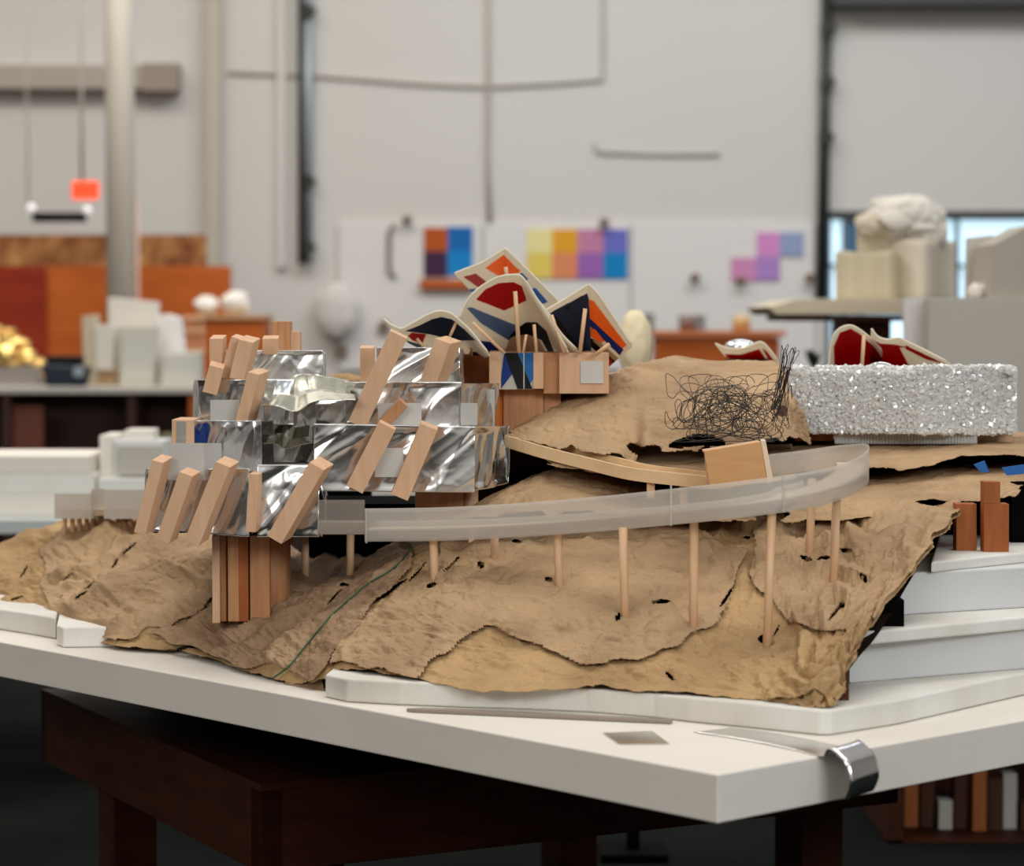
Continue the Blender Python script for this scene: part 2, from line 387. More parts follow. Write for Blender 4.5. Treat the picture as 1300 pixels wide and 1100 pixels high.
# pin-up boards and colour prints
for i, (a, b) in enumerate(((430, 612), (614, 800), (802, 1034))):
    t = tag(MB().prism(rect(a, b, 283, 470, WY-.034), (0, .026, 0)).build('pinup_board', BOARD, bevel=.004),
            ['white pin-up board on the back wall behind the left half of the painted canopies', 'white pin-up board on the back wall carrying the yellow to blue prints', 'white pin-up board on the back wall carrying the pink and purple prints'][i], 'board', 'pin-up boards along the back wall')
def print_(x0, x1, y0, y1, col, label):
    tag(MB().prism(rect(x0, x1, y0, y1, WY-.049), (0, .012, 0)).build('colour_print', mat('print_'+label.split()[0], srgb(*col), .6, spec=.2)), label, 'print', 'square colour prints pinned to the wall')
for a in ((538, 568, 289, 319, (176, 82, 30), 'rust orange square print, upper left of the four-print cluster on the wall'),
          (568, 600, 288, 319, (20, 100, 170), 'mid blue square print, upper right of the four-print cluster on the wall'),
          (538, 568, 319, 352, (66, 36, 66), 'dark purple square print under the rust orange one'),
          (568, 600, 319, 350, (20, 128, 196), 'bright blue square print, lower right of the four-print cluster'),
          (669, 701, 291, 321, (226, 214, 150), 'pale yellow square print in the top row of the eight-print strip'),
          (701, 733, 291, 321, (220, 156, 40), 'golden yellow square print in the top row of the eight-print strip'),
          (733, 766, 291, 321, (190, 124, 156), 'dusty pink square print in the top row of the eight-print strip'),
          (766, 797, 291, 321, (104, 106, 186), 'periwinkle square print in the top row of the eight-print strip'),
          (669, 701, 321, 354, (220, 194, 96), 'mustard square print, lower left end of the eight-print strip'),
          (701, 733, 321, 354, (214, 132, 92), 'salmon square print in the bottom row of the eight-print strip'),
          (733, 766, 321, 354, (148, 96, 168), 'purple square print in the bottom row of the eight-print strip'),
          (766, 797, 321, 354, (8, 124, 186), 'cyan blue square print, lower right end of the eight-print strip'),
          (961, 990, 295, 326, (206, 136, 190), 'orchid pink square print at the top of the stepped group'),
          (990, 1020, 295, 325, (142, 156, 190), 'greyish blue square print at the right of the stepped group'),
          (928, 960, 327, 357, (200, 134, 174), 'rose square print at the lower left of the stepped group'),
          (960, 990, 326, 356, (168, 128, 190), 'lilac square print under the orchid pink one')): print_(*a)
tag(MB().prism(rect(533, 602, 355, 366, WY-.1), (0, .064, 0)).build('wooden_ledge', PLY), 'small orange wooden ledge under the four-print cluster', 'shelf')
for px, py, lb in ((517, 280, 'brown knob above the left pin-up board'), (767, 283, 'brown clip above the periwinkle print'), (882, 353, 'grey pin low on the right pin-up board'), (1027, 353, 'brownish pin near the dark pipe'), (556, 426, None), (940, 357, 'brown pin on the rose print')):
    if lb:
        c = P(px, py, WY-.08); tag(MB().tube([c+Vector((0, .05, 0)), c, c+Vector((0, -.03, 0))], [.012, .02, .036], 12).build('wall_pin', mat('pin_brown', srgb(128, 104, 84), .6), smooth=True), lb, 'pin')
for k, (px, py) in enumerate(((487, 415), (433, 446))):
    c = P(px, py, WY-.08); tag(MB().tube([c, c+Vector((0, .08, 0))], .045, 16).build('wall_hook', mat('hook_brown', srgb(112, 96, 80), .7)), ['upper dark round hook on the wall left of the canopies', 'lower dark round hook on the wall left of the canopies'][k], 'hook')
def crumpled_blob(name, c, size, seed, m, parent=None, amp=.25, sub=4, pts=9):
    bm = bmesh.new(); bmesh.ops.create_icosphere(bm, subdivisions=sub, radius=1)
    r = random.Random(seed); dirs = [Vector((r.gauss(0, 1), r.gauss(0, 1), r.gauss(0, 1))).normalized() for _ in range(pts*3)]
    for v in bm.verts:
        n = v.co.normalized(); d = max(n.dot(k) for k in dirs); d2 = sorted([n.dot(k) for k in dirs])[-2]
        v.co = n*(1-amp+amp*2.2*(d-d2)+amp*(d-.6)); v.co = Vector((v.co.x*size[0], v.co.y*size[1], v.co.z*size[2]))+Vector(c)
    me = bpy.data.meshes.new(name); bm.to_mesh(me); bm.free(); o = link(name, me, m, parent)
    if parent is None: rebase(o)
    return o
t = crumpled_blob('paper_relief', P(428, 395, WY-.14), (.17, .08, .22), 3, WALL, amp=.2); tag(t, 'pale crumpled paper relief fixed to the wall above the silver model', 'relief')

# plywood boards at the far left
tag(MB().prism(rect(-80, 262, 298, 345, 16.9), (0, .03, 0)).build('chipboard_panel', OSB), 'flecked brown chipboard strip leaning behind the orange plywood', 'board')
tag(MB().prism(rect(50, 293, 338, 640, 16.4), (0, .03, 0)).build('plywood_sheet', PLY), 'large orange plywood sheet standing behind the white card towers', 'board')
tag(MB().prism(rect(-120, 58, 338, 640, 16.35), (0, .03, 0)).build('plywood_sheet', PLYR), 'dark red plywood sheet at the far left behind the gold foil model', 'board')
for n_ in ('plywood_sheet', 'plywood_sheet.001', 'chipboard_panel'): pass

# ---- bench with models at the left
BY = 13.2
bz = P(0, 491, BY).z
t = empty('work_bench', (P(60, 0, BY).x, BY+.3, 0), 'dark workbench with open shelves and a grey top, carrying the white card towers', 'bench')
MB().prism(rect(-150, 255, 491, 500, BY), (0, .7, 0)).build('bench_top', mat('bench_top', srgb(196, 190, 180), .6), t, .005)
dk = mat('bench_dark', srgb(62, 28, 16), .6); dk2 = mat('bench_panel', srgb(112, 58, 38), .6)
zb = lambda py: P(0, py, BY).z
MB().prism([P(-150, 500, BY+.5), P(245, 500, BY+.5), Vector((P(245, 500, BY+.5).x, BY+.5, 0)), Vector((P(-150, 500, BY+.5).x, BY+.5, 0))], (0, .05, 0)).build('back_panel', dk, t)
for px in (-148, 2, 162, 240):
    x = P(px, 0, BY).x; MB().box((x, BY+.25, (zb(500))/2), (.035, .45, zb(500))).build('upright', dk if px != 240 else PLY, t)
MB().prism([P(5, 515, BY+.1), P(55, 515, BY+.1), P(55, 600, BY+.1), P(5, 600, BY+.1)], (0, .03, 0)).build('door', dk2, t)
MB().box((P(60, 0, BY).x, BY+.25, .25), (1.6, .45, .03)).build('shelf_board', dk, t)
c = P(240, 500, BY)
# the orange cabinet behind with bowls
t = empty('orange_cabinet', (P(285, 0, 15).x, 15.2, 0), 'orange wooden cabinet behind the silver model carrying crumpled white pieces', 'cabinet')
q = P(0, 405, 15).z
MB().box((P(288, 0, 15).x, 15.25, q/2), ((332-242)/F*15, .5, q)).build('body', PLY, t, .01)
MB().box((P(288, 0, 15).x, 15.25, q+.012), ((332-238)/F*15, .54, .022)).build('top_board', mat('pale_orange_board', srgb(206, 160, 116), .6), t)
tag(crumpled_blob('crumpled_paper', P(263, 388, 15.1), (.085, .08, .07), 5, WHITEM, amp=.3), 'left crumpled white paper ball on the orange cabinet', 'paper')
tag(crumpled_blob('crumpled_paper', P(298, 385, 15.1), (.10, .09, .085), 6, WHITEM, amp=.3), 'right and larger crumpled white paper ball on the orange cabinet', 'paper')
# white card towers on the bench (a card model of towers)
t = empty('card_tower_model', (P(180, 0, BY+.2).x, BY+.2, bz), 'white card model of towers standing on the bench in front of the orange plywood', 'model')
def tower(pts, Y, d, m, nm='tower'): MB().prism(quad(pts, Y), (0, d, 0)).build(nm, m, t, .004)
tower([(104, 402), (122, 400), (122, 490.5), (106, 490.5)], BY+.2, .14, CREAMM)
tower([(121, 413), (147, 412), (143, 470), (122, 470)], BY+.16, .05, WHITEM)
tower([(137, 378), (198, 384), (196, 415), (188, 490.5), (140, 490.5)], BY+.28, .16, WHITEM)
tower([(150, 415), (200, 415), (196, 490.5), (153, 490.5)], BY+.10, .14, mat('grey_card', srgb(208, 204, 190), .8))
tower([(198, 402), (212, 399), (228, 404), (233, 448), (233, 490.5), (196, 490.5)], BY+.32, .12, mat('bright_card', srgb(240, 234, 232), .8))
tower([(205, 449), (252, 447), (252, 490.5), (205, 490.5)], BY+.08, .18, mat('grey_card2', srgb(212, 210, 200), .8))
tower([(113, 470), (148, 470), (148, 490.5), (113, 490.5)], BY+.22, .10, mat('tan_card', srgb(196, 164, 124), .8), 'plinth')
for (x0, x1, y0, y1) in ((156, 194, 425, 482), (209, 246, 455, 484)):
    MB().prism(rect(x0, x1, y0, y1, BY+.075 if x0 > 200 else BY+.095), (0, .006, 0)).build('face_panel', mat('face_card', srgb(216, 214, 204), .8), t)
t = empty('lattice_stand', (P(250, 0, 14.2).x, 14.2, bz), 'pale wooden lattice rack between the white towers and the orange cabinet', 'rack')
for px in (236, 246, 256): MB().prism([P(px-2, 400, 14.2), P(px+2, 400, 14.2), Vector((P(px+2, 400, 14.2).x, 14.2, 0)), Vector((P(px-2, 400, 14.2).x, 14.2, 0))], (0, .02, 0)).build('slat', WOOD, t)
for py in (404, 420, 446): MB().prism(rect(232, 260, py-2, py+2, 14.18), (0, .02, 0)).build('rail', WOOD, t)
# gold crumpled model on grey block
t = empty('gold_foil_model', (P(20, 0, BY+.2).x, BY+.25, bz), 'crumpled gold foil model on a grey block at the far left of the bench', 'model')
for k, (px, py, s) in enumerate(((-22, 448, .10), (6, 440, .10), (30, 456, .085), (47, 466, .06), (12, 462, .09), (14, 424, .04), (-5, 420, .05), (30, 437, .045), (54, 474, .035))):
    crumpled_blob('foil_fold', P(px, py, BY+.22), (s, s, s*.85), 20+k, GOLD, t, amp=.3, sub=3, pts=4)
MB().prism(rect(-60, 50, 466, 490.8, BY+.12), (0, .25, 0)).build('block_base', mat('block_grey', srgb(150, 142, 136), .8), t, .004)
t = empty('navy_tray', (P(85, 0, BY+.2).x, BY+.25, bz), 'dark navy plastic tray on the bench between gold foil and white towers', 'tray')
MB().prism(quad([(52, 462), (114, 466), (108, 490.8), (58, 490.8)], BY+.01), (0, .10, 0)).build('tray_body', NAVYP, t, .01)
MB().prism(rect(58, 104, 452, 466, BY+.03), (0, .08, 0)).build('lid', P_BLK, t, .01)
MB().tube([P(100, 472, BY+.012), P(100, 472, BY-.01)], .03, 14).build('badge', GALV, t)

# ---- nearer side table with white models (left, behind the terrain)
TY = 6.6; tz = P(0, 668, TY).z
t = empty('side_table', (P(40, 0, TY).x, TY+.6, 0), 'low white topped side table behind the paper terrain at the left', 'table')
MB().box((P(20, 0, TY).x, TY+.7, tz-.02), (1.3, 1.0, .04)).build('table_top', mat('side_table_top', srgb(186, 192, 190), .6), t, .004)
for sx in (-.6, .6):
    for sy in (-.45, .45): MB().box((P(20, 0, TY).x+sx, TY+.7+sy, (tz-.04)/2), (.05, .05, tz-.04)).build('leg', BROWN, t)
lay = [(-90, 104, 640, 668, 'wide lowest white board of the stack on the side table', WHITEM), (-90, 112, 612, 638, 'middle white tray of the stack on the side table', FOAM), (-90, 107, 589, 612, 'topmost ribbed white board of the stack on the side table', WHITEM)]
zprev = tz
for k, (x0, x1, y0, y1, lb, m_) in enumerate(lay):
    h_ = (y1-y0)/F*(TY+.3); o = MB().box((P((x0+x1)/2, 0, TY+.3).x, TY+.5, zprev+h_/2), ((x1-x0)/F*(TY+.3), .36, h_)).build('white_board', m_, bevel=.003)
    tag(o, lb, 'board', 'white boards stacked on the side table'); zprev += h_
t = empty('white_block_model', (P(170, 0, 7.0).x, 7.1, tz), 'stepped white block model on the side table behind the translucent fence', 'model')
tzz = tz
def wb(x0, x1, y0, y1, Y, d, m, nm): MB().prism([P(x0, y0, Y), P(x1, y0, Y), Vector((P(x1, y0, Y).x, Y, tz)) if y1 is None else P(x1, y1, Y), Vector((P(x0, y0, Y).x, Y, tz)) if y1 is None else P(x0, y1, Y)], (0, d, 0)).build(nm, m, t, .003)
wb(124, 214, 608, None, 6.95, .3, mat('model_base', srgb(216, 214, 208), .8), 'plinth')
wb(126, 146, 553, 608, 7.02, .2, WHITEM, 'wing'); wb(144, 208, 560, 608, 7.0, .2, mat('cool_card', srgb(206, 208, 208), .8), 'wing')
wb(158, 194, 546, 560, 7.05, .12, WHITEM, 'upper_block'); wb(150, 205, 566, 604, 6.985, .02, GREYB, 'front_panel')
tag(crumpled_blob('moss_clump', P(212, 556, 7.2), (.03, .03, .02), 9, mat('moss', srgb(88, 80, 56), .9), amp=.3, sub=3), 'brown green moss clump on the white block model', 'moss')

# ---- right background
RY = 8.6
zt = P(0, 382, RY).z
t = empty('high_table', (P(1080, 0, RY).x, RY+.4, 0), 'tall wooden table with a cream top carrying the white crumpled model', 'table')
MB().prism(quad([(975, 390), (1010, 380), (1180, 379), (1180, 399), (985, 400)], RY), (0, .8, 0)).build('table_top', mat('cream_top', srgb(206, 192, 166), .7), t, .004)
MB().prism(rect(1000, 1176, 400, 408, RY+.02), (0, .7, 0)).build('apron', DWOOD, t)
for a, b in ((1078, 1134), (1170, 1177)):
    p = P(a, 0, RY+.1).x; q_ = P(b, 0, RY+.1).x; MB().box(((p+q_)/2, RY+.3, P(0, 408, RY).z/2), (q_-p, .4 if a < 1100 else .05, P(0, 408, RY).z)).build('leg', DWOOD if a < 1100 else WOODR, t)
t = empty('crumpled_card_model', (P(1140, 0, RY).x, RY+.3, zt), 'cream card model with a crumpled white crown on the tall table by the window', 'model')
def rollp(name, x0, x1, y0, y1, Y, m, seed, dep=.10):
    n = 60; A = np.zeros((n, 12, 3)); a = np.linspace(0, 1, n)
    r = np.random.default_rng(seed); off = sum(np.sin(a*2*np.pi*k+r.uniform(0, 6))/k for k in (1, 1.6))*dep*.3
    for i in range(n):
        for j in range(12):
            p = P(x0+(x1-x0)*a[i], y0+(y1-y0)*j/11+(2*math.sin(a[i]*9+seed) if j == 0 else 0), Y)
            A[i, j] = (p.x, Y+off[i]+dep*(2*a[i]-1)**2*1.2, p.z)
    return grid_mesh(name, A, m, t, thick=.004)
rollp('curved_wall', 1066, 1150, 320, 381, RY+.15, CREAMM, 4); rollp('curved_wall', 1118, 1222, 306, 381, RY+.2, mat('warm_white_card', srgb(224, 214, 196), .8), 8)
rollp('curved_wall', 1090, 1160, 272, 325, RY+.28, CREAMM, 15, .06)
crumpled_blob('paper_crown', P(1150, 277, RY+.3), (.19, .14, .11), 31, WHITEM, t, amp=.5, sub=5, pts=20)
crumpled_blob('paper_crown', P(1176, 292, RY+.28), (.10, .09, .12), 37, WHITEM, t, amp=.5, sub=4, pts=10)
crumpled_blob('paper_crown', P(1110, 285, RY+.3), (.085, .08, .055), 33, mat('cream_paper', srgb(216, 204, 184), .8), t, amp=.34, sub=4, pts=10)
gz = P(0, 480, 7.4).z
t = empty('grey_board_crate', (P(1260, 0, 7.4).x, 7.6, 0), 'large plain grey foam board box at the right edge behind the beaded model', 'box')
o = MB().prism([P(1180, 378, 7.4), P(1400, 378, 7.4), Vector((P(1400, 0, 7.4).x, 7.4, .0)), Vector((P(1180, 0, 7.4).x, 7.4, .0))], (0, .5, 0)).build('box_body', GREYB, t, .003)
MB().prism(rect(1148, 1181, 378, 470, 7.5), (0, .03, 0)).build('side_flap', BOARD, t)
t = tag(MB().prism(quad([(1262, 310), (1305, 286), (1420, 286), (1420, 378), (1255, 378)], 7.42), (0, .3, 0)).build('angled_grey_block', mat('warm_grey_foam', srgb(176, 168, 156), .85), bevel=.003), 'angled warm grey foam block on the grey box, cut by the right frame edge', 'block')
tag(MB().prism(quad([(1228, 302), (1262, 298), (1256, 378.5), (1226, 378.5)], 7.74), (0, .03, 0)).build('grey_card_sheet', mat('pale_grey_card', srgb(196, 190, 180), .8)), 'pale grey card sheet leaning between the crumpled model and angled block', 'card')
tag(crumpled_blob('paper_scrap', P(1240, 370, 7.5), (.035, .03, .028), 41, WHITEM, amp=.3, sub=3), 'small white paper scrap on the grey box beside the angled block', 'paper')
t = empty('orange_bench', (P(910, 0, 14).x, 14.2, 0), 'orange wooden bench far behind the paper hill', 'bench')
qz = P(0, 424, 14).z; xx0, xx1 = P(836, 0, 14).x, P(992, 0, 14).x
MB().box(((xx0+xx1)/2, 14.25, qz/2), (xx1-xx0, .5, qz-.04)).build('body', PLY, t, .01)
MB().box(((xx0+xx1)/2, 14.25, qz), (xx1-xx0+.06, .55, .03)).build('top_board', mat('bench_top_orange', srgb(196, 112, 62), .6), t)
for k, (px, s, cc, lb) in enumerate(((874, .045, (120, 100, 90), 'brown jar on the orange bench'), (942, .05, (190, 160, 110), 'tan jar on the orange bench'))):
    c = P(px, 424, 14.2); zz = qz+.016
    tag(MB().tube([(c.x, 14.25, zz), (c.x, 14.25, zz+.07), (c.x, 14.25, zz+.09)], [s, s, s*.6], 14).build('jar', mat('jar%d' % k, srgb(*cc), .5), smooth=True), lb, 'jar')
for k, (a, b, c_, d_) in enumerate(((803, 830, 398, 424), (862, 895, 400, 420))):
    tag(MB().prism(rect(a, b, c_, d_, WY-.05), (0, .015, 0)).build('small_picture', mat('picture_%d' % k, srgb(128, 120, 116), .6)), ['small dark grey picture on the wall just right of the canopies', 'small dark grey picture on the wall above the orange bench'][k], 'picture')
tag(crumpled_blob('cream_paper_form', P(806, 436, 6.0), (.045, .05, .085), 51, mat('cream_paper2', srgb(232, 216, 180), .8), amp=.12, sub=4), 'blurred cream paper form directly behind the right painted canopy', 'paper form')
o = bpy.data.objects['cream_paper_form']
t = empty('paper_stand', (P(806, 0, 6.05).x, 6.05, 0), 'slim black stand under the cream paper form', 'stand')
zq = P(0, 472, 6.0).z; MB().box((P(806, 0, 6.0).x, 6.0, zq/2), (.03, .03, zq)).build('post', BLACK, t); MB().box((P(806, 0, 6.0).x, 6.0, .01), (.16, .16, .02)).build('foot', BLACK, t)
# plant
t = empty('potted_plant', (P(1032, 0, 9).x, 9, 0), 'small dark green plant seen behind the wire tangle', 'plant')
pm = MB(); r = random.Random(3); cc = P(1033, 470, 9)
for k in range(26):
    a = r.uniform(0, 6.28); l = r.uniform(.05, .09); d = Vector((math.cos(a)*.5, math.sin(a)*.5, 1)).normalized()*l; s_ = d.cross(Vector((0, 0, 1))).normalized()*.012
    b = cc; pm.add([b, b+d*.5+s_, b+d, b+d*.5-s_], [(0, 1, 2, 3)])
pm.build('foliage', mat('leaf', srgb(40, 74, 46), .6), t)
MB().tube([(cc.x, 9, 0), (cc.x, 9, cc.z)], [.03, .03], 12).build('stem_post', BROWN, t)

# ================================================================== MAIN TABLE AND SLAB
Z0 = CZ-.555
CORNER = G(911, 984, Z0)
U = Vector((-2890, 3200, 0)).normalized(); V = Vector((U.y, -U.x, 0)); V = Vector((.742, .670, 0)).normalized()
def sl(u, v, z=Z0): p = CORNER+U*u+V*v; return Vector((p.x, p.y, z))
o = MB().prism([sl(0, 0, Z0-.06), sl(0, 1.75, Z0-.06), sl(2.3, 1.75, Z0-.06), sl(2.3, 0, Z0-.06)], (0, 0, .06)).build('table_slab', SLAB, bevel=.002)
tag(o, 'thick white painted foam slab lying over the dark table as its top', 'slab')
# table frame beneath
tb = CZ-.753
Cn = Vector((P(330, 1010, 3.95).x, 3.95, tb)); dl = Vector((-.537, 1.02, 0)).normalized(); dr = Vector((1.02, .537, 0)).normalized()
t = empty('wooden_table', (Cn+dl*.6+dr*.5).xy.to_3d(), 'dark stained plywood table under the white slab', 'table')
L1, L2, H = 1.15, 1.24, .13
def bar(a, d, L, h, th, z, name, m=DWOOD):
    n = Vector((-d.y, d.x, 0)); pts = [a, a+d*L, a+d*L+n*th, a+n*th]
    return MB().prism([Vector((p.x, p.y, z-h)) for p in pts], (0, 0, h)).build(name, m, t, .002)
bar(Cn, dl, L1, H, -.04, tb, 'apron'); bar(Cn, dr, L2, H, .04, tb, 'apron')
bar(Cn+dr*L2, dl, L1, H, .04, tb, 'apron'); bar(Cn+dl*L1, dr, L2, H, -.04, tb, 'apron')
pts = [Cn, Cn+dr*L2, Cn+dr*L2+dl*L1, Cn+dl*L1]
MB().prism([Vector((p.x, p.y, tb)) for p in pts], (0, 0, .012)).build('frame_top', DWOOD, t, .001)
MB().prism([Vector((p.x, p.y, tb+.012)) for p in [Cn+dl*.12+dr*.2, Cn+dr*(L2-.1)+dl*.15, Cn+dr*(L2-.1)+dl*(L1-.1), Cn+dl*(L1-.1)+dr*.2]], (0, 0, Z0-.06-tb-.012)).build('riser', BLACK, t)
for a, b in ((.10, .10), (L2-.14, .10), (.10, L1-.14), (L2-.14, L1-.14)):
    c = Cn+dr*a+dl*b; q = [c, c+dr*.09, c+dr*.09+dl*.09, c+dl*.09]
    MB().prism([Vector((p.x, p.y, 0)) for p in q], (0, 0, tb-H)).build('leg', DWOOD, t, .002)
# shelf with wood scraps under, right
t = empty('scrap_rack', (P(1230, 0, 6.2).x, 6.3, 0), 'dark rack of timber offcuts on the floor under the right end of the slab', 'rack')
zr = P(0, 1062, 6.2).z; xr0, xr1 = P(1130, 0, 6.2).x, P(1420, 0, 6.2).x
MB().box(((xr0+xr1)/2, 6.35, zr-.015), (xr1-xr0, .4, .03)).build('rack_shelf', DWOOD, t)
MB().box(((xr0+xr1)/2, 6.35, zr+.33), (xr1-xr0, .5, .03)).build('rack_shade_top', DWOOD, t); MB().box(((xr0+xr1)/2, 6.56, (zr+.33)/2), (xr1-xr0, .02, zr+.33)).build('rack_shade_back', DWOOD, t)  # top and back added out of view to keep the offcuts in shade
for x in (xr0+.02, xr1-.02): MB().box((x, 6.35, (zr+.33)/2), (.04, .4, zr+.33)).build('rack_side', DWOOD, t)
r = random.Random(5)
for k in range(9):
    px = 1148+k*21; hh = r.uniform(.07, .2); x = P(px, 0, 6.25).x
    o = MB().box((x, 6.3+r.uniform(-.03, .03), zr+hh/2+.001), (.034, .05, hh)).build('timber_offcut', [BROWN, WOODR, BROWN, GREYB][k % 4], bevel=.001)
    tag(o, 'short timber offcut standing in the dark rack under the slab, offcut left of the frame edge' if False else 'short timber offcut standing upright in the dark rack under the slab', 'offcut', 'timber offcuts in the rack under the slab')
o = MB().prism(quad([(985, 1052), (1028, 1050), (1032, 1075), (1015, 1083)], 6.0), (0, .03, 0)).build('pale_board', GREYB); 
bpy.data.objects.remove(o)

# ================================================================== TERRAIN
TER = empty('terrain_model', sl(.9, .6), 'hillside model of crumpled brown kraft paper on stepped white foam', 'landscape model')
# --- foam base layer
zf = Z0+.033
front = [(413, 886), (440, 892), (508, 896), (588, 899), (660, 901), (745, 905), (831, 912), (880, 918), (933, 923), (990, 929), (1041, 934.5), (1056, 934)]
fp = [G(a, b, Z0) for a, b in front]
fp += [fp[-1]+V*.03+U*0, sl(.28, 1.6)+Vector((0, 0, 0)), sl(1.1, 1.6), sl(1.1, .35)]
e = fp[-5]
fp[-4] = G(1140, 920.5, Z0); fp[-3] = sl(.24, 1.6)
def foam_poly(name, pts, z, h, m=FOAMC, bev=.003):
    return MB().prism([Vector((p.x, p.y, z)) for p in pts], (0, 0, h)).build(name, m, TER, bev)
foam_poly('foam_layer', fp, Z0+.0005, .033)
foam_poly('foam_layer', [G(72, 820, Z0), G(80, 823, Z0), G(150, 822, Z0), G(180, 815, Z0), G(160, 780, Z0), G(80, 780, Z0)], Z0+.0005, .034, FOAM)
foam_poly('foam_layer', [G(-70, 800, Z0), G(0, 800, Z0), G(38, 806, Z0), G(71, 812, Z0), G(78, 790, Z0), G(-70, 770, Z0)], Z0+.0005, .036)
# --- stepped shelves at the right side
def HP(px, py, h): return G(px, py, CZ-h)
sh2 = [HP(1074, 808, .442), HP(1085, 804, .442), HP(1300, 784, .442), HP(1430, 772, .442), HP(1430, 740, .442), HP(1090, 752, .442)]
foam_poly('foam_shelf', sh2, CZ-.4605, .0185)
sh3 = [HP(1182, 714, .364), HP(1190, 713, .364), HP(1300, 702, .364), HP(1430, 690, .364), HP(1430, 660, .364), HP(1195, 670, .364)]
foam_poly('foam_shelf', sh3, CZ-.380, .016)
w1 = [HP(1078, 869, .522), HP(1300, 850.5, .522), HP(1430, 840, .522), HP(1430, 825, .522), HP(1080, 835, .522)]
FOAMR = mat('foam_riser_white', srgb(204, 204, 204), .85, 0, srgb(212, 211, 209), 6, spec=.2)
foam_poly('foam_riser', w1, Z0+.0335, .522-.4605, FOAMR)
w2 = [HP(1128, 783, .442), HP(1153, 781, .442), HP(1300, 772, .442), HP(1430, 765, .442), HP(1430, 745, .442), HP(1130, 752, .442)]
foam_poly('foam_riser', w2, CZ-.442, .442-.380, FOAMR)
def rib(x0, x1, y0, y1, Y, d, m, nm='support_rib'): return MB().prism(rect(x0, x1, y0, y1, Y), (0, d, 0)).build(nm, m, TER, .0008)
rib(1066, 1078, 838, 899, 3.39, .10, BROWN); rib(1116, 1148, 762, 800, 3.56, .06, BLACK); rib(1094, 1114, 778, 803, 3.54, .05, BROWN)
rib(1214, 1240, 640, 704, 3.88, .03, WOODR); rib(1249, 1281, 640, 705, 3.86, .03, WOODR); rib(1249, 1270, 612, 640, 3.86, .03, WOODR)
rib(1195, 1420, 606, 712, 4.16, .20, BLACK, 'gap_shade_block'); rib(1284, 1420, 612, 700, 4.02, .10, BLACK, 'gap_shade_block')  # black blocks standing in for the shade inside the hollow paper

A_ctrl = [
 [(-60,775,4.70),(-60,760,4.78),(-60,740,4.86),(-50,725,4.95),(-40,712,5.1)],
 [(0,770,4.55),(10,735,4.66),(30,700,4.8),(60,674,4.95),(90,658,5.15)],
 [(75,790,4.38),(85,745,4.5),(105,705,4.62),(130,668,4.8),(150,648,5.1)],
 [(140,821,4.16),(150,770,4.3),(170,725,4.45),(190,680,4.65),(215,650,5.0)],
 [(230,828,4.06),(240,785,4.15),(255,750,4.25),(265,715,4.4),(290,680,4.8)],
 [(310,853,3.88),(315,815,3.95),(330,775,4.05),(345,735,4.2),(365,705,4.6)],
 [(385,873,3.73),(395,820,3.82),(410,775,3.92),(430,738,4.05),(445,705,4.4)],
 [(455,853,3.65),(470,800,3.76),(490,760,3.85),(510,720,3.98),(520,685,4.3)],
 [(600,879,3.505),(600,830,3.61),(600,780,3.71),(600,720,3.87),(600,668,4.2)],
 [(740,877,3.475),(740,835,3.57),(740,785,3.67),(730,720,3.83),(720,655,4.1)],
 [(860,881,3.435),(865,840,3.5),(870,800,3.6),(870,735,3.8),(870,655,4.05)],
 [(970,892,3.38),(965,850,3.45),(968,815,3.54),(960,745,3.74),(960,655,4.05)],
 [(1035,902,3.32),(1040,850,3.38),(1040,785,3.53),(1035,715,3.8),(1040,655,4.05)],
 [(1058,892,3.34),(1078,825,3.41),(1100,755,3.56),(1110,700,3.73),(1120,645,4.0)],
 [(1064,855,3.37),(1110,790,3.47),(1160,728,3.6),(1200,678,3.72),(1235,640,3.93)]]
NU, NV = 640, 300
A0 = patch(A_ctrl, NU, NV); nA = normals(A0)
px_, py_ = projA(A0)
uu = np.linspace(0, 2.9, NU)[:, None]*np.ones((1, NV)); vv = np.ones((NU, 1))*np.linspace(0, .75, NV)[None, :]
# long diagonal gullies on the left, folds at the right corner
gul = np.zeros_like(uu)
leftw = np.clip((620-px_)/250, 0, 1)
gul += leftw*.013*smooth_noise(uu*1.0-vv*.75, uu*.12, 5, f0=3.2)
gul += leftw*.007*tri((uu-vv*.8)*6.3+.5*smooth_noise(uu, vv, 8, f0=2))
rightw = np.clip((px_-960)/80, 0, 1)
gul += rightw*.008*tri((uu*.4+vv)*9+.5*smooth_noise(uu, vv, 9, f0=3))
edge = np.clip(vv/.06, .15, 1)
ed2 = np.clip((NU-1-np.arange(NU))/14, .2, 1)[:, None]
cA = crumple(uu, vv, 3, .13, 6)
A1 = A0+nA*((gul+cA*.0105)*edge*ed2)[..., None]
def trim(A, seed, polys=(), margin=3.0, holes=(), sc=.035):
    pc = centers(A); x, y = projA(pc); nu, nv = x.shape
    a = np.linspace(0, 1, nu)[:, None]*np.ones((1, nv)); b = np.ones((nu, 1))*np.linspace(0, 1, nv)[None]
    jx = x+margin*1.3*smooth_noise(x, y, seed, f0=.014)+margin*.16*smooth_noise(x, y, seed+8, f0=.09); jy = y+margin*1.3*smooth_noise(x, y, seed+1, f0=.014)+margin*.16*smooth_noise(x, y, seed+9, f0=.09)
    keep = np.ones(x.shape, bool) if not polys else np.zeros(x.shape, bool)
    for p in polys: keep |= inpoly(jx, jy, p)
    for hq in holes:
        hx, hy, rx, ry = hq[:4]; an = math.radians(hq[4]) if len(hq) > 4 else 0
        jj = .35 if len(hq) > 4 else 1.0
        ddx = x+(jx-x)*jj-hx; ddy = y+(jy-y)*jj-hy; e1 = ddx*math.cos(an)-ddy*math.sin(an); e2 = ddx*math.sin(an)+ddy*math.cos(an)
        keep &= ~((e1/rx)**2+(e2/ry)**2 < 1)
    return keep
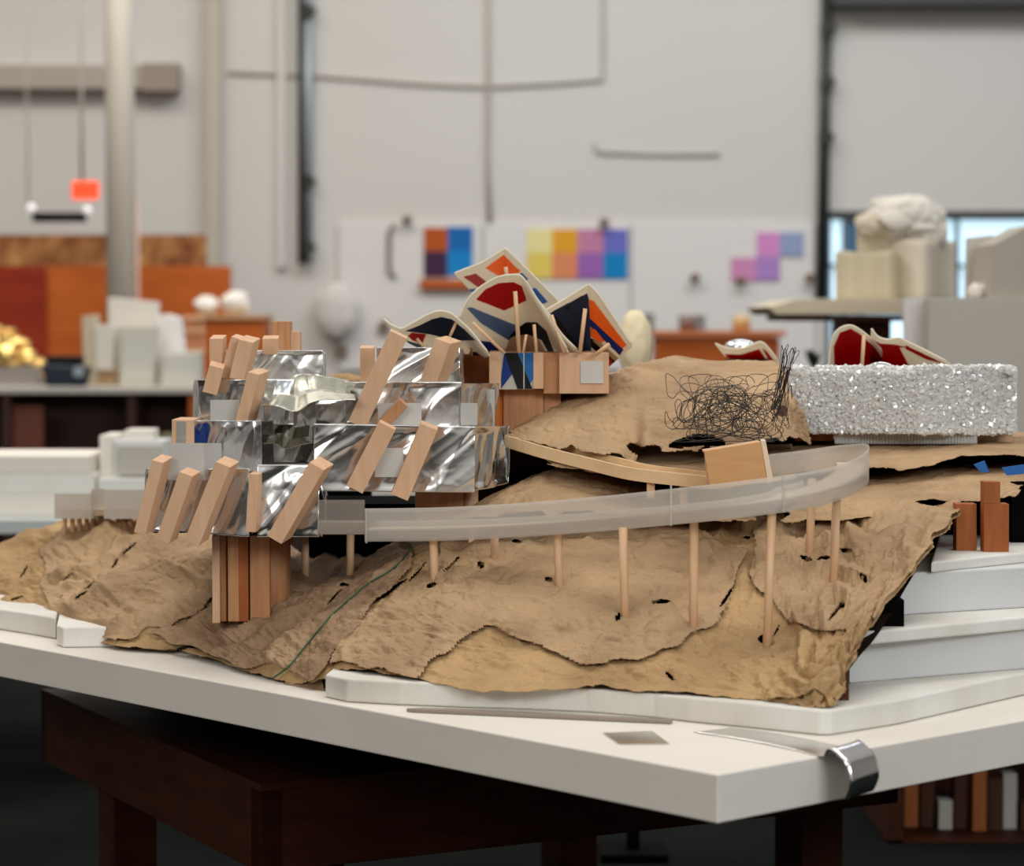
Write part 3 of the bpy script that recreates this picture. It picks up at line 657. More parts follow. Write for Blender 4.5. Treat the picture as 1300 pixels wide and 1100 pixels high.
holes = [(548, 742, 6, 3), (700, 744, 7, 4), (614, 722, 5, 5), (786, 784, 4, 5), (840, 766, 14, 4), (966, 812, 7, 6), (1022, 708, 9, 4), (1045, 708, 8, 3), (1072, 697, 8, 3),
         (650, 688, 8, 3), (436, 742, 6, 3), (850, 860, 5, 3), (770, 874, 16, 4), (240, 826, 18, 3), (948, 684, 5, 2), (1098, 735, 5, 6), (1070, 770, 4, 5),
         (166, 698, 12, 1.6, 48), (147, 716, 9, 1.3, 48), (86, 733, 8, 1.4, 45), (115, 742, 7, 1.2, 45), (104, 756, 12, 1.5, 40), (22, 760, 9, 1.6, 25), (30, 725, 9, 1.4, 50),
         (497, 750, 26, 2.4, 37), (530, 727, 16, 1.6, 45), (572, 716, 15, 2, 42), (425, 757, 14, 1.5, 45), (250, 778, 16, 1.6, 35),
         (922, 759, 16, 2.4, 55), (1060, 778, 14, 2.2, 50), (1044, 660, 26, 2.0, 3), (790, 640, 10, 1.5, 10), (985, 800, 9, 1.4, 60)]
ja = smooth_noise(uu[:-1, :-1], vv[:-1, :-1], 77, f0=9)*1.3+tri(uu[:-1, :-1]*23)*.6
ragged = (np.arange(NV-1)[None, :] > 3.5+ja*2)
ragr = (np.arange(NU-1)[:, None] < NU-4+2.5*smooth_noise(vv[:-1, :-1], uu[:-1, :-1], 78, f0=14))
keepA = trim(A1, 5, holes=holes) & ragged & ragr
grid_mesh('kraft_sheet', A1, K2, TER, keepA, thick=.0008)
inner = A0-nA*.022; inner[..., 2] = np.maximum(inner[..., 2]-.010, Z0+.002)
grid_mesh('inner_shade_form', inner[6:-14:4, 44::4], INNER, TER)  # dark lining added so holes and gaps in the paper look shaded

OVER = []
def overlay(polys, seed, off, m, amp=.0065, name='kraft_sheet', hl=True, curl=.004):
    cB = crumple(uu, vv, seed, .07, 5)
    B = A1+nA*(off+amp*.5*(cB)[..., None]+amp*.5)
    keep = trim(B, seed, polys, 3.2, holes if hl else ()) & ragr
    OVER.append(B)
    return grid_mesh(name, B, m, TER, keep, thick=.0007)
overlay([[(414, 848), (440, 800), (560, 700), (560, 660), (640, 660), (780, 660), (860, 660), (945, 700), (935, 745), (905, 790), (860, 815), (800, 838), (770, 848), (740, 840), (690, 822), (640, 806), (597, 800), (565, 830), (530, 862), (490, 852), (455, 838), (430, 842)]], 21, .0035, K1)
overlay([[(60, 783), (50, 700), (140, 620), (260, 640), (285, 750), (230, 790), (190, 800), (150, 816), (100, 800)]], 33, .0035, K1)
overlay([[(300, 848), (250, 822), (190, 806), (235, 792), (285, 756), (300, 690), (520, 680), (520, 720), (470, 770), (420, 830), (398, 865), (350, 842), (320, 850)]], 45, .005, K3)
overlay([[(950, 670), (1060, 645), (1180, 640), (1260, 630), (1180, 720), (1110, 785), (1060, 800), (1000, 790), (960, 740)]], 57, .004, K1)
overlay([[(960, 905), (985, 870), (1040, 825), (1075, 800), (1110, 780), (1080, 840), (1066, 900), (1030, 880), (1000, 885)]], 63, .005, K2)
# small dark tent of board at the front where the paper lifts
m_ = MB(); a, b, c_ = G(386, 874, Z0), G(412, 878, Z0), P(404, 846, 3.76)
m_.prism([a, b, c_], (V*.0+U*.05)); m_.build('lifted_flap', K3, TER)
if False: m_ = MB(); m_.prism([G(392, 874, Z0)+Vector((0, -.0005, 0)), G(411, 877.5, Z0)+Vector((0, -.0005, 0)), P(405, 853, 3.755)], (0, .0003, 0)); m_.build('shadow_gap', BLACK, TER)

def sheet(name, ctrl, nu, nv, seed, amp, m, scale=.09, rag=1.6, thick=.0008, size=(1, 1), fn=None, holes_=()):
    A = patch(ctrl, nu, nv); n = normals(A)
    L = np.linalg.norm(np.diff(A[:, nv//2], axis=0), axis=1).sum(); W = np.linalg.norm(np.diff(A[nu//2], axis=0), axis=1).sum()
    u = np.linspace(0, L, nu)[:, None]*np.ones((1, nv)); v = np.ones((nu, 1))*np.linspace(0, W, nv)[None]
    d = crumple(u, v, seed, scale, 4)*amp
    if fn is not None: d = d+fn(u, v, L, W)
    A = A+n*d[..., None]
    keep = trim(A, seed, holes=holes_)
    keep &= np.arange(nv-1)[None, :] > 1+rag*(1+smooth_noise(u[:-1, :-1], v[:-1, :-1], seed+3, f0=14)+.6*tri(u[:-1, :-1]*30))
    keep &= np.arange(nu-1)[:, None] < nu-3+rag*smooth_noise(v[:-1, :-1], u[:-1, :-1], seed+4, f0=16)
    keep &= np.arange(nu-1)[:, None] > 2+rag*smooth_noise(v[:-1, :-1], u[:-1, :-1], seed+6, f0=16)
    o = grid_mesh(name, A, m, TER, keep, thick=thick); return o, A
D_ctrl = [
 [(640,552,4.12),(650,546,4.2),(660,538,4.3),(670,535,4.45),(680,560,4.7)],
 [(690,568,4.05),(700,530,4.16),(715,507,4.3),(730,494,4.45),(735,530,4.75)],
 [(770,580,4.01),(770,530,4.12),(775,495,4.25),(780,474,4.45),(780,520,4.8)],
 [(850,575,4.0),(850,525,4.1),(845,485,4.25),(840,456,4.45),(840,510,4.8)],
 [(930,573,4.0),(925,520,4.12),(920,485,4.28),(915,460,4.45),(915,510,4.8)],
 [(1000,560,4.05),(995,520,4.15),(990,480,4.3),(985,462,4.45),(980,510,4.8)],
 [(1030,565,4.15),(1025,535,4.22),(1015,505,4.35),(1010,495,4.5),(1010,530,4.8)]]
sheet('kraft_hill', D_ctrl, 260, 150, 91, .007, K1, .12, holes_=[(806, 571, 12, 7), (885, 562, 34, 7), (830, 566, 10, 4)],
      fn=lambda u, v, L, W: -.022*np.exp(-((u-L*.40-v*.03)/.012)**2)*np.clip(1-v/.28, 0, 1)+.014*np.exp(-((u-L*.44)/.014)**2)*np.clip(1-v/.3, 0, 1))
C_ctrl = [
 [(960,606,3.97),(965,588,4.1),(970,570,4.3),(970,556,4.6)],
 [(1050,600,4.0),(1055,583,4.12),(1060,566,4.3),(1060,554,4.6)],
 [(1100,597,4.03),(1100,580,4.15),(1105,563,4.32),(1105,554,4.6)],
 [(1160,597,4.05),(1160,580,4.15),(1165,563,4.32),(1165,553,4.6)],
 [(1240,579,4.08),(1240,570,4.18),(1240,560,4.35),(1240,550,4.6)],
 [(1350,584,4.08),(1350,572,4.18),(1350,562,4.35),(1350,550,4.6)]]
sheet('kraft_sheet', C_ctrl, 200, 70, 111, .004, K1, .10)
B_ctrl = [
 [(985,668,3.93),(1000,640,3.97),(1005,612,4.08),(1010,596,4.25)],
 [(1100,660,3.9),(1100,635,3.97),(1105,612,4.08),(1105,600,4.25)],
 [(1170,638,3.93),(1170,622,4.0),(1175,606,4.1),(1180,592,4.25)],
 [(1240,638,3.93),(1245,620,4.0),(1245,603,4.08),(1245,590,4.25)],
 [(1290,632,3.98),(1305,610,4.04),(1325,597,4.12),(1330,588,4.25)]]
sheet('kraft_sheet', B_ctrl, 180, 80, 131, .004, K1, .09)
F_ctrl = [
 [(690,592,4.03),(692,582,4.07),(695,574,4.12),(700,560,4.25)],
 [(770,604,3.985),(770,594,4.02),(772,584,4.08),(775,564,4.25)],
 [(850,614,3.96),(850,600,4.0),(850,588,4.05),(850,566,4.25)],
 [(920,616,3.95),(920,602,4.0),(920,588,4.06),(920,566,4.25)],
 [(1010,612,3.97),(1010,596,4.02),(1010,582,4.08),(1010,564,4.25)]]
sheet('kraft_sheet', F_ctrl, 160, 50, 171, .003, K1, .08)
E_ctrl = [
 [(560,665,3.97),(575,655,4.02),(590,648,4.1),(600,645,4.3)],
 [(640,655,3.95),(645,630,4.02),(655,615,4.12),(660,618,4.35)],
 [(700,655,3.93),(700,625,4.0),(705,600,4.12),(710,596,4.35)],
 [(770,655,3.93),(770,630,4.0),(775,608,4.12),(780,606,4.35)],
 [(850,660,3.92),(850,645,4.0),(850,630,4.1),(850,622,4.3)],
 [(960,665,3.92),(960,650,4.0),(960,635,4.1),(960,622,4.3)]]
sheet('kraft_sheet', E_ctrl, 200, 80, 151, .006, K1, .09)
# black blocks added as shade in the gaps under the upper papers
MB().prism([P(640, 600, 4.3), P(1090, 600, 4.3), P(1092, 574, 4.3), P(1420, 576, 4.3), P(1420, 760, 4.3), P(640, 760, 4.3)], (0, .35, 0)).build('gap_shade_block', BLACK, TER)
MB().prism([P(700, 545, 4.35), P(1040, 545, 4.35), P(1040, 620, 4.35), P(700, 620, 4.35)], (0, .3, 0)).build('gap_shade_block', BLACK, TER)
MB().prism([P(760, 566, 4.27), P(950, 566, 4.27), P(950, 600, 4.27), P(760, 600, 4.27)], (0, .05, 0)).build('gap_shade_block', BLACK, TER)
MB().prism([P(385, 640, 4.34), P(640, 640, 4.34), P(640, 760, 4.34), P(385, 760, 4.34)], (0, .2, 0)).build('gap_shade_block', BLACK, TER)  # black block in place of the shade under the silver building
for pts in ([(1236, 590), (1250, 585), (1256, 600), (1246, 600)], [(1272, 594), (1300, 590), (1300, 602), (1278, 604)]):
    MB().prism(quad(pts, 3.925), (0, .002, 0)).build('blue_tape', TAPE, TER)
# paper tail behind the silver model
tag(crumpled_blob('brown_paper_wad', P(436, 492, 4.62), (.055, .04, .03), 71, K2, amp=.25, sub=4), 'crumpled brown paper wad between the two halves of the silver model', 'paper wad')
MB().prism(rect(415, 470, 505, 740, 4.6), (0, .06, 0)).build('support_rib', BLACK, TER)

# bvh of terrain for setting posts on it
from mathutils.bvhtree import BVHTree
vt = A1.reshape(-1, 3).tolist(); idx = np.arange(NU*NV).reshape(NU, NV)
qd = np.stack([idx[:-1, :-1], idx[1:, :-1], idx[1:, 1:], idx[:-1, 1:]], -1).reshape(-1, 4).tolist()
bvh = BVHTree.FromPolygons(vt, qd); obvh = [BVHTree.FromPolygons(B_.reshape(-1, 3).tolist(), qd) for B_ in (OVER[0], OVER[2])]
def hit(px, py):
    o_ = Vector((0, 0, CZ)); d = (P(px, py, 1)-o_).normalized(); r_ = bvh.ray_cast(o_, d); return r_[0] if r_[0] is not None else P(px, py, 4)

# green wire
def top_hit(px, py):
    o_ = Vector((0, 0, CZ)); d = (P(px, py, 1)-o_).normalized(); ds = [b_.ray_cast(o_, d)[3] for b_ in [bvh]+obvh]
    return o_+d*(min(x for x in ds if x is not None)-.006)
gp = [(347, 861), (366, 847), (384, 825), (400, 806), (420, 782), (443, 762), (466, 742), (490, 728), (508, 714), (524, 694)]
tag(MB().tube([top_hit(*q) for q in interp1(np.array(gp, float), 40)], .0014, 6).build('green_wire', GREEN, smooth=True), 'thin green wire laid down the paper slope below the silver model', 'wire')

# ================================================================== SILVER BUILDING
SB = empty('silver_building_model', P(330, 765, 4.1), 'stepped building model of crumpled silver sheet with leaning wooden fins', 'building model')
def metal_panel(x0, x1, y0, y1, Y, Y2=None, seed=1, amp=.006, name='metal_panel', lean=.55, curve=0, m=METAL, freq=1.45, y0b=None, y1b=None):
    Y2 = Y if Y2 is None else Y2; y0b = y0 if y0b is None else y0b; y1b = y1 if y1b is None else y1b
    w_ = abs(x1-x0)/F*Y+abs(Y2-Y); h_ = (y1-y0)/F*Y; nu = max(int(w_/.0017), 14); nv = max(int(h_/.0017), 14)
    s_ = np.linspace(0, 1, nu)[:, None]*np.ones((1, nv)); t_ = np.ones((nu, 1))*np.linspace(0, 1, nv)[None]
    A = np.zeros((nu, nv, 3)); c00, c10, c01, c11 = [np.array(P(*q)) for q in ((x0, y0, Y), (x1, y0b, Y2), (x0, y1, Y), (x1, y1b, Y2))]
    A = (c00*(1-s_)[..., None]+c10*s_[..., None])*(1-t_)[..., None]+(c01*(1-s_)[..., None]+c11*s_[..., None])*t_[..., None]
    X = s_*w_; T = t_*h_; d = X*1+T*lean*1.25; e_ = T-X*lean*.3
    r = np.random.default_rng(seed); wv = np.zeros_like(X)
    wd = d+.012*smooth_noise(d, e_, seed+5, f0=5)
    for k in range(4):
        f = (7, 13, 22, 40)[k]*r.uniform(.8, 1.3)*freq; a = (.8, .7, .45, .25)[k]/(f/14); wv += a*np.abs(np.sin(wd*f*np.pi*.8+r.uniform(0, 6)+.45*np.sin(e_*r.uniform(8, 24)+r.uniform(0, 6))))*r.choice([-1, 1])
    wv += .5*smooth_noise(d, e_*.35, seed+9, f0=5)+.22*crumple(X, T, seed+13, .07, 2)
    fl = np.clip(np.minimum(t_, 1-t_)/.14, 0, 1); fl = .45+.55*fl*fl*(3-2*fl)
    nrm = np.cross(c10-c00, c01-c00); nrm /= np.linalg.norm(nrm)
    if nrm[1] > 0: nrm = -nrm
    A = A+nrm*((amp*wv*fl)[..., None])+nrm*(curve*np.sin(np.pi*s_))[..., None]
    return grid_mesh(name, A, m, SB, thick=.0006)
def core(x0, x1, y0, y1, Y, d, m=None, nm='floor_core'): return MB().prism(rect(x0, x1, y0, y1, Y), (0, d, 0)).build(nm, m or GREYB, SB, .001)
def fin(top, bot, wpx, Y, d=.024, up=.008, side=0.0, m=WOOD, dY=0.0, name='wooden_fin'):
    """leaning square stick: top and bottom centre in the photo, width in px, at depth Y"""
    (tx, ty), (bx, by) = top, bot; v = Vector((bx-tx, by-ty)); n = Vector((-v.y, v.x)).normalized()*wpx/2
    if n.x < 0: n = -n
    pts = [P(tx-n.x, ty-n.y, Y+dY), P(tx+n.x, ty+n.y, Y+dY), P(bx+n.x, by+n.y, Y), P(bx-n.x, by-n.y, Y)]
    return MB().prism(pts, (side, d, up)).build(name, m, SB, .0008)
# upper left floors
core(290, 405, 450, 486, 4.20, .16); metal_panel(285, 410, 445, 490, 4.17, seed=2, amp=.0045)
metal_panel(410, 412, 446, 490, 4.17, 4.33, seed=12)
core(262, 372, 488, 540, 4.12, .2); metal_panel(250, 336, 482, 540, 4.12, 4.07, seed=3, amp=.004); metal_panel(334, 374, 482, 540, 4.07, 4.09, seed=4, amp=.004)
metal_panel(250, 248, 482, 540, 4.12, 4.3, seed=14)
core(228, 322, 540, 600, 4.06, .2); metal_panel(246, 332, 534, 600, 4.05, 4.00, seed=5, amp=.005)
metal_panel(320, 348, 534, 612, 4.0, 4.06, seed=6, amp=.004)
core(192, 310, 600, 676, 3.99, .2); metal_panel(187, 316, 595, 673, 3.99, 3.94, seed=7, amp=.005, y1b=682)
metal_panel(187, 186, 595, 673, 3.99, 4.15, seed=17)
# recess in the middle: bent silver, dark blocks behind it standing in for shade
core(330, 440, 540, 622, 4.26, .08, BLACK, 'recess_shade_block'); core(372, 440, 485, 540, 4.28, .06, BROWN, 'recess_shade_block')
metal_panel(345, 400, 500, 600, 4.20, 4.22, seed=8, amp=.006, freq=.7)
metal_panel(372, 440, 508, 545, 4.22, 4.24, seed=9, amp=.006, freq=.7)
# low middle panel
core(332, 400, 598, 680, 3.98, .2); metal_panel(327, 406, 590, 682, 3.96, 3.95, seed=10, amp=.005, lean=.7)
metal_panel(406, 408, 592, 682, 3.95, 4.12, seed=19)
# right block floors
core(482, 578, 447, 490, 4.17, .18); metal_panel(478, 584, 441, 490, 4.14, seed=21, amp=.004, lean=.8); metal_panel(584, 586, 443, 490, 4.14, 4.3, seed=27)
core(445, 580, 490, 542, 4.09, .22); metal_panel(438, 586, 485, 545, 4.08, 4.05, seed=22, amp=.004, lean=.8); metal_panel(585, 633, 487, 545, 4.05, 4.16, seed=23, amp=.005)
core(584, 628, 495, 600, 4.14, .15)
core(405, 598, 545, 618, 4.0, .28); metal_panel(398, 603, 538, 624, 3.96, 3.95, seed=24, amp=.0055, lean=.8, freq=.8, y1b=626, y0b=542)
metal_panel(602, 647, 541, 624, 3.95, 4.08, seed=25, amp=.006, curve=.004, y1b=614)
metal_panel(398, 399, 538, 618, 3.96, 4.15, seed=28)
metal_panel(647, 640, 541, 612, 4.08, 4.2, seed=29)
# underside plates
for x0, x1, y, Y in ((195, 400, 674, 3.99), (405, 600, 619, 4.0)):
    MB().prism(rect(x0, x1, y, y+3, Y), (0, .3, 0)).build('floor_plate', BROWN, SB)
# frosted plates
def plate(x0, x1, y0, y1, Y, Y2=None, d=.002): MB().prism(rect(x0, x1, y0, y1, Y, Y2), (0, d, 0)).build('frosted_plate', FROST, SB)
plate(213, 259, 563, 610, 3.955); plate(259, 281, 563, 610, 3.955, 4.02)
plate(267, 304, 508, 536, 4.045); plate(480, 535, 512, 540, 4.035); plate(585, 606, 512, 540, 4.03, 4.05); plate(476, 512, 569, 606, 3.935)
# fins
fin((274, 430), (274, 483), 17, 4.13, up=.006, side=.004); fin((275, 466), (266, 500), 19, 4.09, up=.007)
fin((303, 430), (288, 482), 20, 4.12, up=.004, side=.006); fin((312, 433), (300, 482), 19, 4.10, up=.007, side=.010)
fin((343, 430), (343, 450), 20, 4.16, up=.005); fin((322, 474), (305, 540), 15, 4.02, up=.006, side=.014)
fin((200, 586), (177, 678), 15, 3.92, up=.008, side=.012); fin((236, 602), (206, 688), 18, 3.915, up=.006, side=.010)
fin((283, 590), (243, 690), 20, 3.90, up=.008, side=.012); fin((402, 592), (348, 686), 21, 3.90, up=.008, side=.014)
fin((466, 442), (466, 490), 18, 4.11, up=.004); fin((506, 425), (453, 540), 24, 4.0, d=.026, up=.003)
fin((562, 433), (543, 487), 21, 4.08, up=.004, side=.018)
fin((492, 541), (450, 622), 23, 3.92, up=.003); fin((545, 542), (507, 632), 23, 3.92, up=.004)
fin((512, 512), (468, 560), 14, 4.02, up=.003, m=WOOD2)
fin((322, 602), (318, 676), 13, 3.94, up=.003, side=.006, m=WOOD)
MB().prism(rect(218, 246, 533, 570, 4.03), (0, .10, 0)).build('wooden_box', WOOD, SB, .001)
MB().prism(rect(224, 236, 535, 563, 4.028), (0, .004, 0)).build('metal_insert', METALS, SB)
MB().prism(quad([(241, 562), (246, 540), (252, 552), (258, 538), (262, 562)], 4.04), (0, .01, 0)).build('navy_piece', P_DBL, SB)
core(344, 368, 408, 450, 4.32, .05, WOOD2, 'wooden_block'); core(366, 380, 421, 450, 4.34, .05, WOOD, 'wooden_block')
core(582, 622, 452, 500, 4.30, .10, WOODR, 'wooden_block')
core(620, 634, 486, 545, 4.22, .05, P_ORG, 'orange_strip')
# piers under it
def pier(x0, x1, yb, Y, d, m=WOOD2, top=680):
    z_ = P(0, yb, Y).z-.03; a, b = P(x0, top, Y), P(x1, top, Y)
    MB().prism([a, b, Vector((b.x, Y, z_)), Vector((a.x, Y, z_))], (.0, d, 0)).build('wooden_pier', m, SB, .001)
pier(269, 279, 768, 4.04, .05, WOOD); pier(279, 287, 766, 4.045, .045, WOOD2); pier(289, 303, 766, 4.02, .07, WOOD2); pier(303, 315, 766, 4.02, .06, WOODR)
pier(317, 342, 766, 4.02, .09, WOOD2)
pm = MB(); c = P(342, 700, 4.07); pm.tube([(c.x, 4.075, P(0, 680, 4.07).z), (c.x, 4.075, P(0, 800, 4.07).z)], .034, 32); pm.build('round_pier', WOOD2, SB, smooth=True)
MB().prism(rect(527, 588, 625, 668, 4.06), (0, .12, 0)).build('wooden_base_block', WOOD2, SB, .001)
c = P(597, 640, 4.1); MB().tube([(c.x, 4.1, P(0, 620, 4.1).z), (c.x, 4.1, P(0, 680, 4.1).z)], .013, 20).build('round_pier', WOOD, SB, smooth=True)
# champagne foil awnings
def awning(pts_front, pts_back, Yf, Yb, seed):
    ctrl = [[(a[0], a[1], Yf), ((a[0]+b[0])/2, (a[1]+b[1])/2+2, (Yf+Yb)/2), (b[0], b[1], Yb)] for a, b in zip(pts_front, pts_back)]
    A = patch(ctrl, 90, 40); n = normals(A); u = np.linspace(0, .14, 90)[:, None]*np.ones((1, 40)); v = np.ones((90, 1))*np.linspace(0, .06, 40)[None]
    A = A+n*(.0050*tri((v+u*.12)*26+.3)+.0022*crumple(u, v*.4, seed, .05, 1))[..., None]
    grid_mesh('foil_awning', A, CHAMP, SB, thick=.0006)
awning([(330, 514), (352, 514), (375, 519), (395, 508), (420, 506), (452, 508)], [(345, 498), (365, 484), (385, 478), (400, 478), (425, 480), (440, 482)], 3.97, 4.16, 5)
awning([(334, 562), (350, 561), (365, 567), (380, 563), (397, 562)], [(350, 548), (362, 538), (376, 545), (390, 541), (397, 540)], 3.99, 4.14, 6)

# ================================================================== RAMPS
RP = empty('looping_ramp_model', P(880, 805, 3.62), 'long looping ramp with frosted plastic parapet on wooden dowel posts', 'ramp model')
def spline(pts, n): return interp1(np.array([tuple(p) for p in pts]), n)
# centre line of front ramp base in (px, y_bottom, Y), turning back at the right
DW = ((387, 683, 388, 738), (445, 676, 444, 741), (550, 686, 552, 740), (628, 684, 628, 719), (708, 680, 711, 753), (791, 674, 794, 791), (881, 666, 880, 806), (980, 652, 973, 824), (1031, 612, 1027, 711), (1062, 636, 1057, 747))
path = [(463, 688, 3.86), (560, 687, 3.82), (650, 683, 3.77), (750, 676, 3.69), (850, 667, 3.595), (930, 659, 3.53), (1000, 650, 3.515), (1050, 640, 3.575), (1085, 626, 3.68), (1101, 612, 3.80), (1095, 601, 3.89), (1065, 599, 3.95), (1020, 603, 3.98), (975, 606, 3.99)]
bp_ = spline([P(*p) for p in path], 200)
def rail_strip(i0, i1, h, name, m, inset=0, base=0.0, hs=None, seed=1):
    A = np.zeros((i1-i0, 8, 3)); k = np.arange(i0, i1)
    tan = np.gradient(bp_, axis=0)[i0:i1]; nn = np.stack([-tan[:, 1], tan[:, 0], np.zeros(len(k))], -1); nn /= np.linalg.norm(nn, axis=1, keepdims=True)
    for j in range(8):
        p = bp_[i0:i1].copy(); hh = h if hs is None else hs[i0:i1]
        p += nn*inset; p[:, 2] += base+hh*j/7; A[:, j] = p
    return grid_mesh(name, A, m, RP, thick=.0012)
hs = np.interp(np.arange(200), [0, 80, 110, 140, 160, 199], [.051, .052, .051, .051, .043, .036])
rail_strip(0, 92, 0, 'parapet', RAIL, hs=hs); rail_strip(90, 200, 0, 'parapet', RAIL, hs=hs, inset=-.0015)
rail_strip(0, 112, .052, 'inner_parapet', RAIL, inset=.05, hs=hs*.55)
# deck
tan = np.gradient(bp_, axis=0); nn = np.stack([-tan[:, 1], tan[:, 0], 0*tan[:, 0]], -1); nn /= np.linalg.norm(nn, axis=1, keepdims=True)
A = np.stack([bp_+nn*(.002+.045*q)+np.array([0, 0, .018]) for q in np.linspace(0, 1, 6)], 1)
grid_mesh('deck', A[:150], mat('deck_card', srgb(196, 176, 148), .7), RP, thick=.003)
# clips seam on parapet
for px, y0, y1, Y in ((852, 616, 668, 3.590), (465, 646, 690, 3.856)):
    MB().prism(rect(px-1.2, px+1.2, y0, y1, Y), (0, .004, 0)).build('seam_strip', RAIL, RP)
# left flat parapets
MB().prism(rect(403, 463, 635, 678, 3.90, 3.86), (0, .0015, 0)).build('parapet', RAIL_T, RP); MB().prism(rect(403, 463, 664, 679, 3.905, 3.865), (0, .05, 0)).build('deck', mat('grey_deck', srgb(150, 138, 124), .7), RP)
LR = empty('side_ramp_model', P(110, 672, 4.8), 'short frosted fenced walkway on tiny posts at the left end of the terrain', 'ramp model')
MB().prism(rect(69, 116, 627, 659, 4.72, 4.75), (0, .0015, 0)).build('parapet', RAIL_D, LR); MB().prism([P(116, 621, 4.75), P(132, 621, 4.8), P(132, 658, 4.8), P(116, 659, 4.75)], (0, .0015, 0)).build('parapet', RAIL_D, LR)
MB().prism(rect(132, 192, 622, 659, 4.70), (0, .0015, 0)).build('parapet', RAIL_D, LR)
MB().prism(rect(72, 190, 647, 655, 4.76), (0, .08, 0)).build('deck', mat('tan_deck', srgb(190, 166, 138), .7), LR)
for k, px in enumerate((82, 92, 101, 110, 118, 127, 137, 150, 165)):
    a = P(px, 655, 4.80); MB().tube([a, a-Vector((0, 0, .05))], .0045, 8).build('dowel_post', DOWEL, LR, smooth=True)
# dowels
for (tx, ty, bx, by) in DW:
    b = hit(bx, by-4); tp = P(tx, ty-4, b.y)
    MB().tube([b-Vector((0, 0, .03)), tp], .0063, 16).build('dowel_post', DOWEL, RP, smooth=True)
MB().prism([P(595, 655, 4.0)]+[P(602, 655, 4.0), P(602, 690, 4.0), P(595, 690, 4.0)], (0, .03, 0)).build('block_post', WOOD, RP)

# back ramp: maple strips
BR = empty('wooden_ramp_model', P(780, 600, 3.95), 'pale unpainted wooden ramp running down from the silver model past the hill', 'ramp model')
bk = [(640, 560, 4.12), (690, 575, 4.05), (745, 589, 4.0), (800, 602, 3.95), (860, 609, 3.92), (925, 616, 3.9)]
bpts = spline([P(*p) for p in bk], 60)
def strip(off, z0_, z1_, th, name, m):
    A = []; tg = np.gradient(bpts, axis=0); n2 = np.stack([-tg[:, 1], tg[:, 0], 0*tg[:, 0]], -1); n2 /= np.linalg.norm(n2, axis=1, keepdims=True)
    mb = MB(); vs = []
    for i in range(60):
        for (o_, z_) in ((off, z0_), (off, z1_), (off+th, z1_), (off+th, z0_)): vs.append(Vector(bpts[i]+n2[i]*o_)+Vector((0, 0, z_)))
    fs = [(0, 1, 2, 3), (239, 238, 237, 236)]
    for i in range(59):
        for k in range(4): a = i*4+k; b = i*4+(k+1) % 4; fs.append((a, b, b+4, a+4))
    mb.add(vs, fs).build(name, m, BR, .0006)
strip(0, -.010, .010, .006, 'side_beam', WOODH); strip(.006, .000, .004, .036, 'deck', K2); strip(.042, -.006, .014, .005, 'side_beam', WOODH)
for px, py in ((826, 612), (868, 620)):
    a = P(px, py, 3.95); MB().box(a-Vector((0, 0, .01)), (.012, .012, .03)).build('post', WOOD, BR)
# card box tilted over the ramp
BX = empty('small_wooden_box', P(935, 614, 3.86), 'small open wooden box tilted over the ramp in front of the wire tangle', 'box')
MB().prism(quad([(894, 573), (966, 561), (974, 612), (902, 622)], 3.85), (0, .003, 0)).build('front_board', WOOD2 if False else mat('box_front', srgb(202, 154, 104), .6, 0, srgb(208, 162, 112), 20, (1, 6, 6), spec=.2), BX, .0006)
MB().prism([P(966, 560, 3.85), P(972, 560, 3.85), P(982, 611, 3.85), P(975, 613, 3.85)], (.004, .05, 0)).build('side_board', mat('pale_edge', srgb(232, 208, 178), .6), BX)
MB().prism([P(894, 573, 3.853), P(966, 561, 3.853), P(966, 564, 3.853), P(895, 576, 3.853)], (0, .05, 0)).build('top_board', WOOD, BX)
MB().prism([P(897, 578, 3.853), P(901, 578, 3.853), P(905, 620, 3.853), P(901, 620, 3.853)], (0, .05, 0)).build('side_board', WOOD, BX)

# ================================================================== PAINTED CANOPY MODEL
PC = empty('painted_canopy_model', P(697, 545, 4.3), 'wooden pavilion model with painted curved canopies in red, orange and blue', 'building model')
def canopy(name, front, back, Yf, Yb, shapes, nu=240, nv=150, base=0, mid=0, rim=True, parent=PC):
    """front/back edge curves in the photo with their depths; shapes = [(paint index, polygon)] painted on its face"""
    n = len(front)
    ctrl = [[(a[0], a[1], Yf), ((a[0]+b[0])/2, (a[1]+b[1])/2+mid, (Yf+Yb)/2), (b[0], b[1], Yb)] for a, b in zip(front, back)]
    A = patch(ctrl, nu, nv); x, y = projA(centers(A)); mi = np.full(x.shape, base)
    for k, poly in shapes: mi[inpoly(x, y, poly)] = k
    o = grid_mesh(name, A, PAINTS, parent, matidx=mi, thick=.0016)
    if rim:
        r_ = MB().tube([Vector(p)+Vector((0, -.001, .001)) for p in A[::4, 0]], .0019, 8).build('rim', CREAM, o, smooth=True)
    return A
# back top
canopy('canopy', [(577, 348), (592, 342), (610, 335), (626, 326), (639, 318), (643, 318), (660, 334), (690, 364), (714, 388)], [(606, 378), (612, 385), (622, 390), (634, 394), (645, 400), (647, 400), (660, 410), (676, 420), (690, 428)], 4.40, 4.62,
  [(2, [(616, 340), (639, 323), (661, 344), (655, 349), (633, 350)]), (1, [(588, 351), (604, 347), (618, 358), (608, 365)]), (3, [(594, 367), (606, 366), (602, 372)]),
   (3, [(657, 350), (663, 346), (671, 354), (668, 357)]), (3, [(672, 368), (680, 365), (696, 383), (684, 388)])])
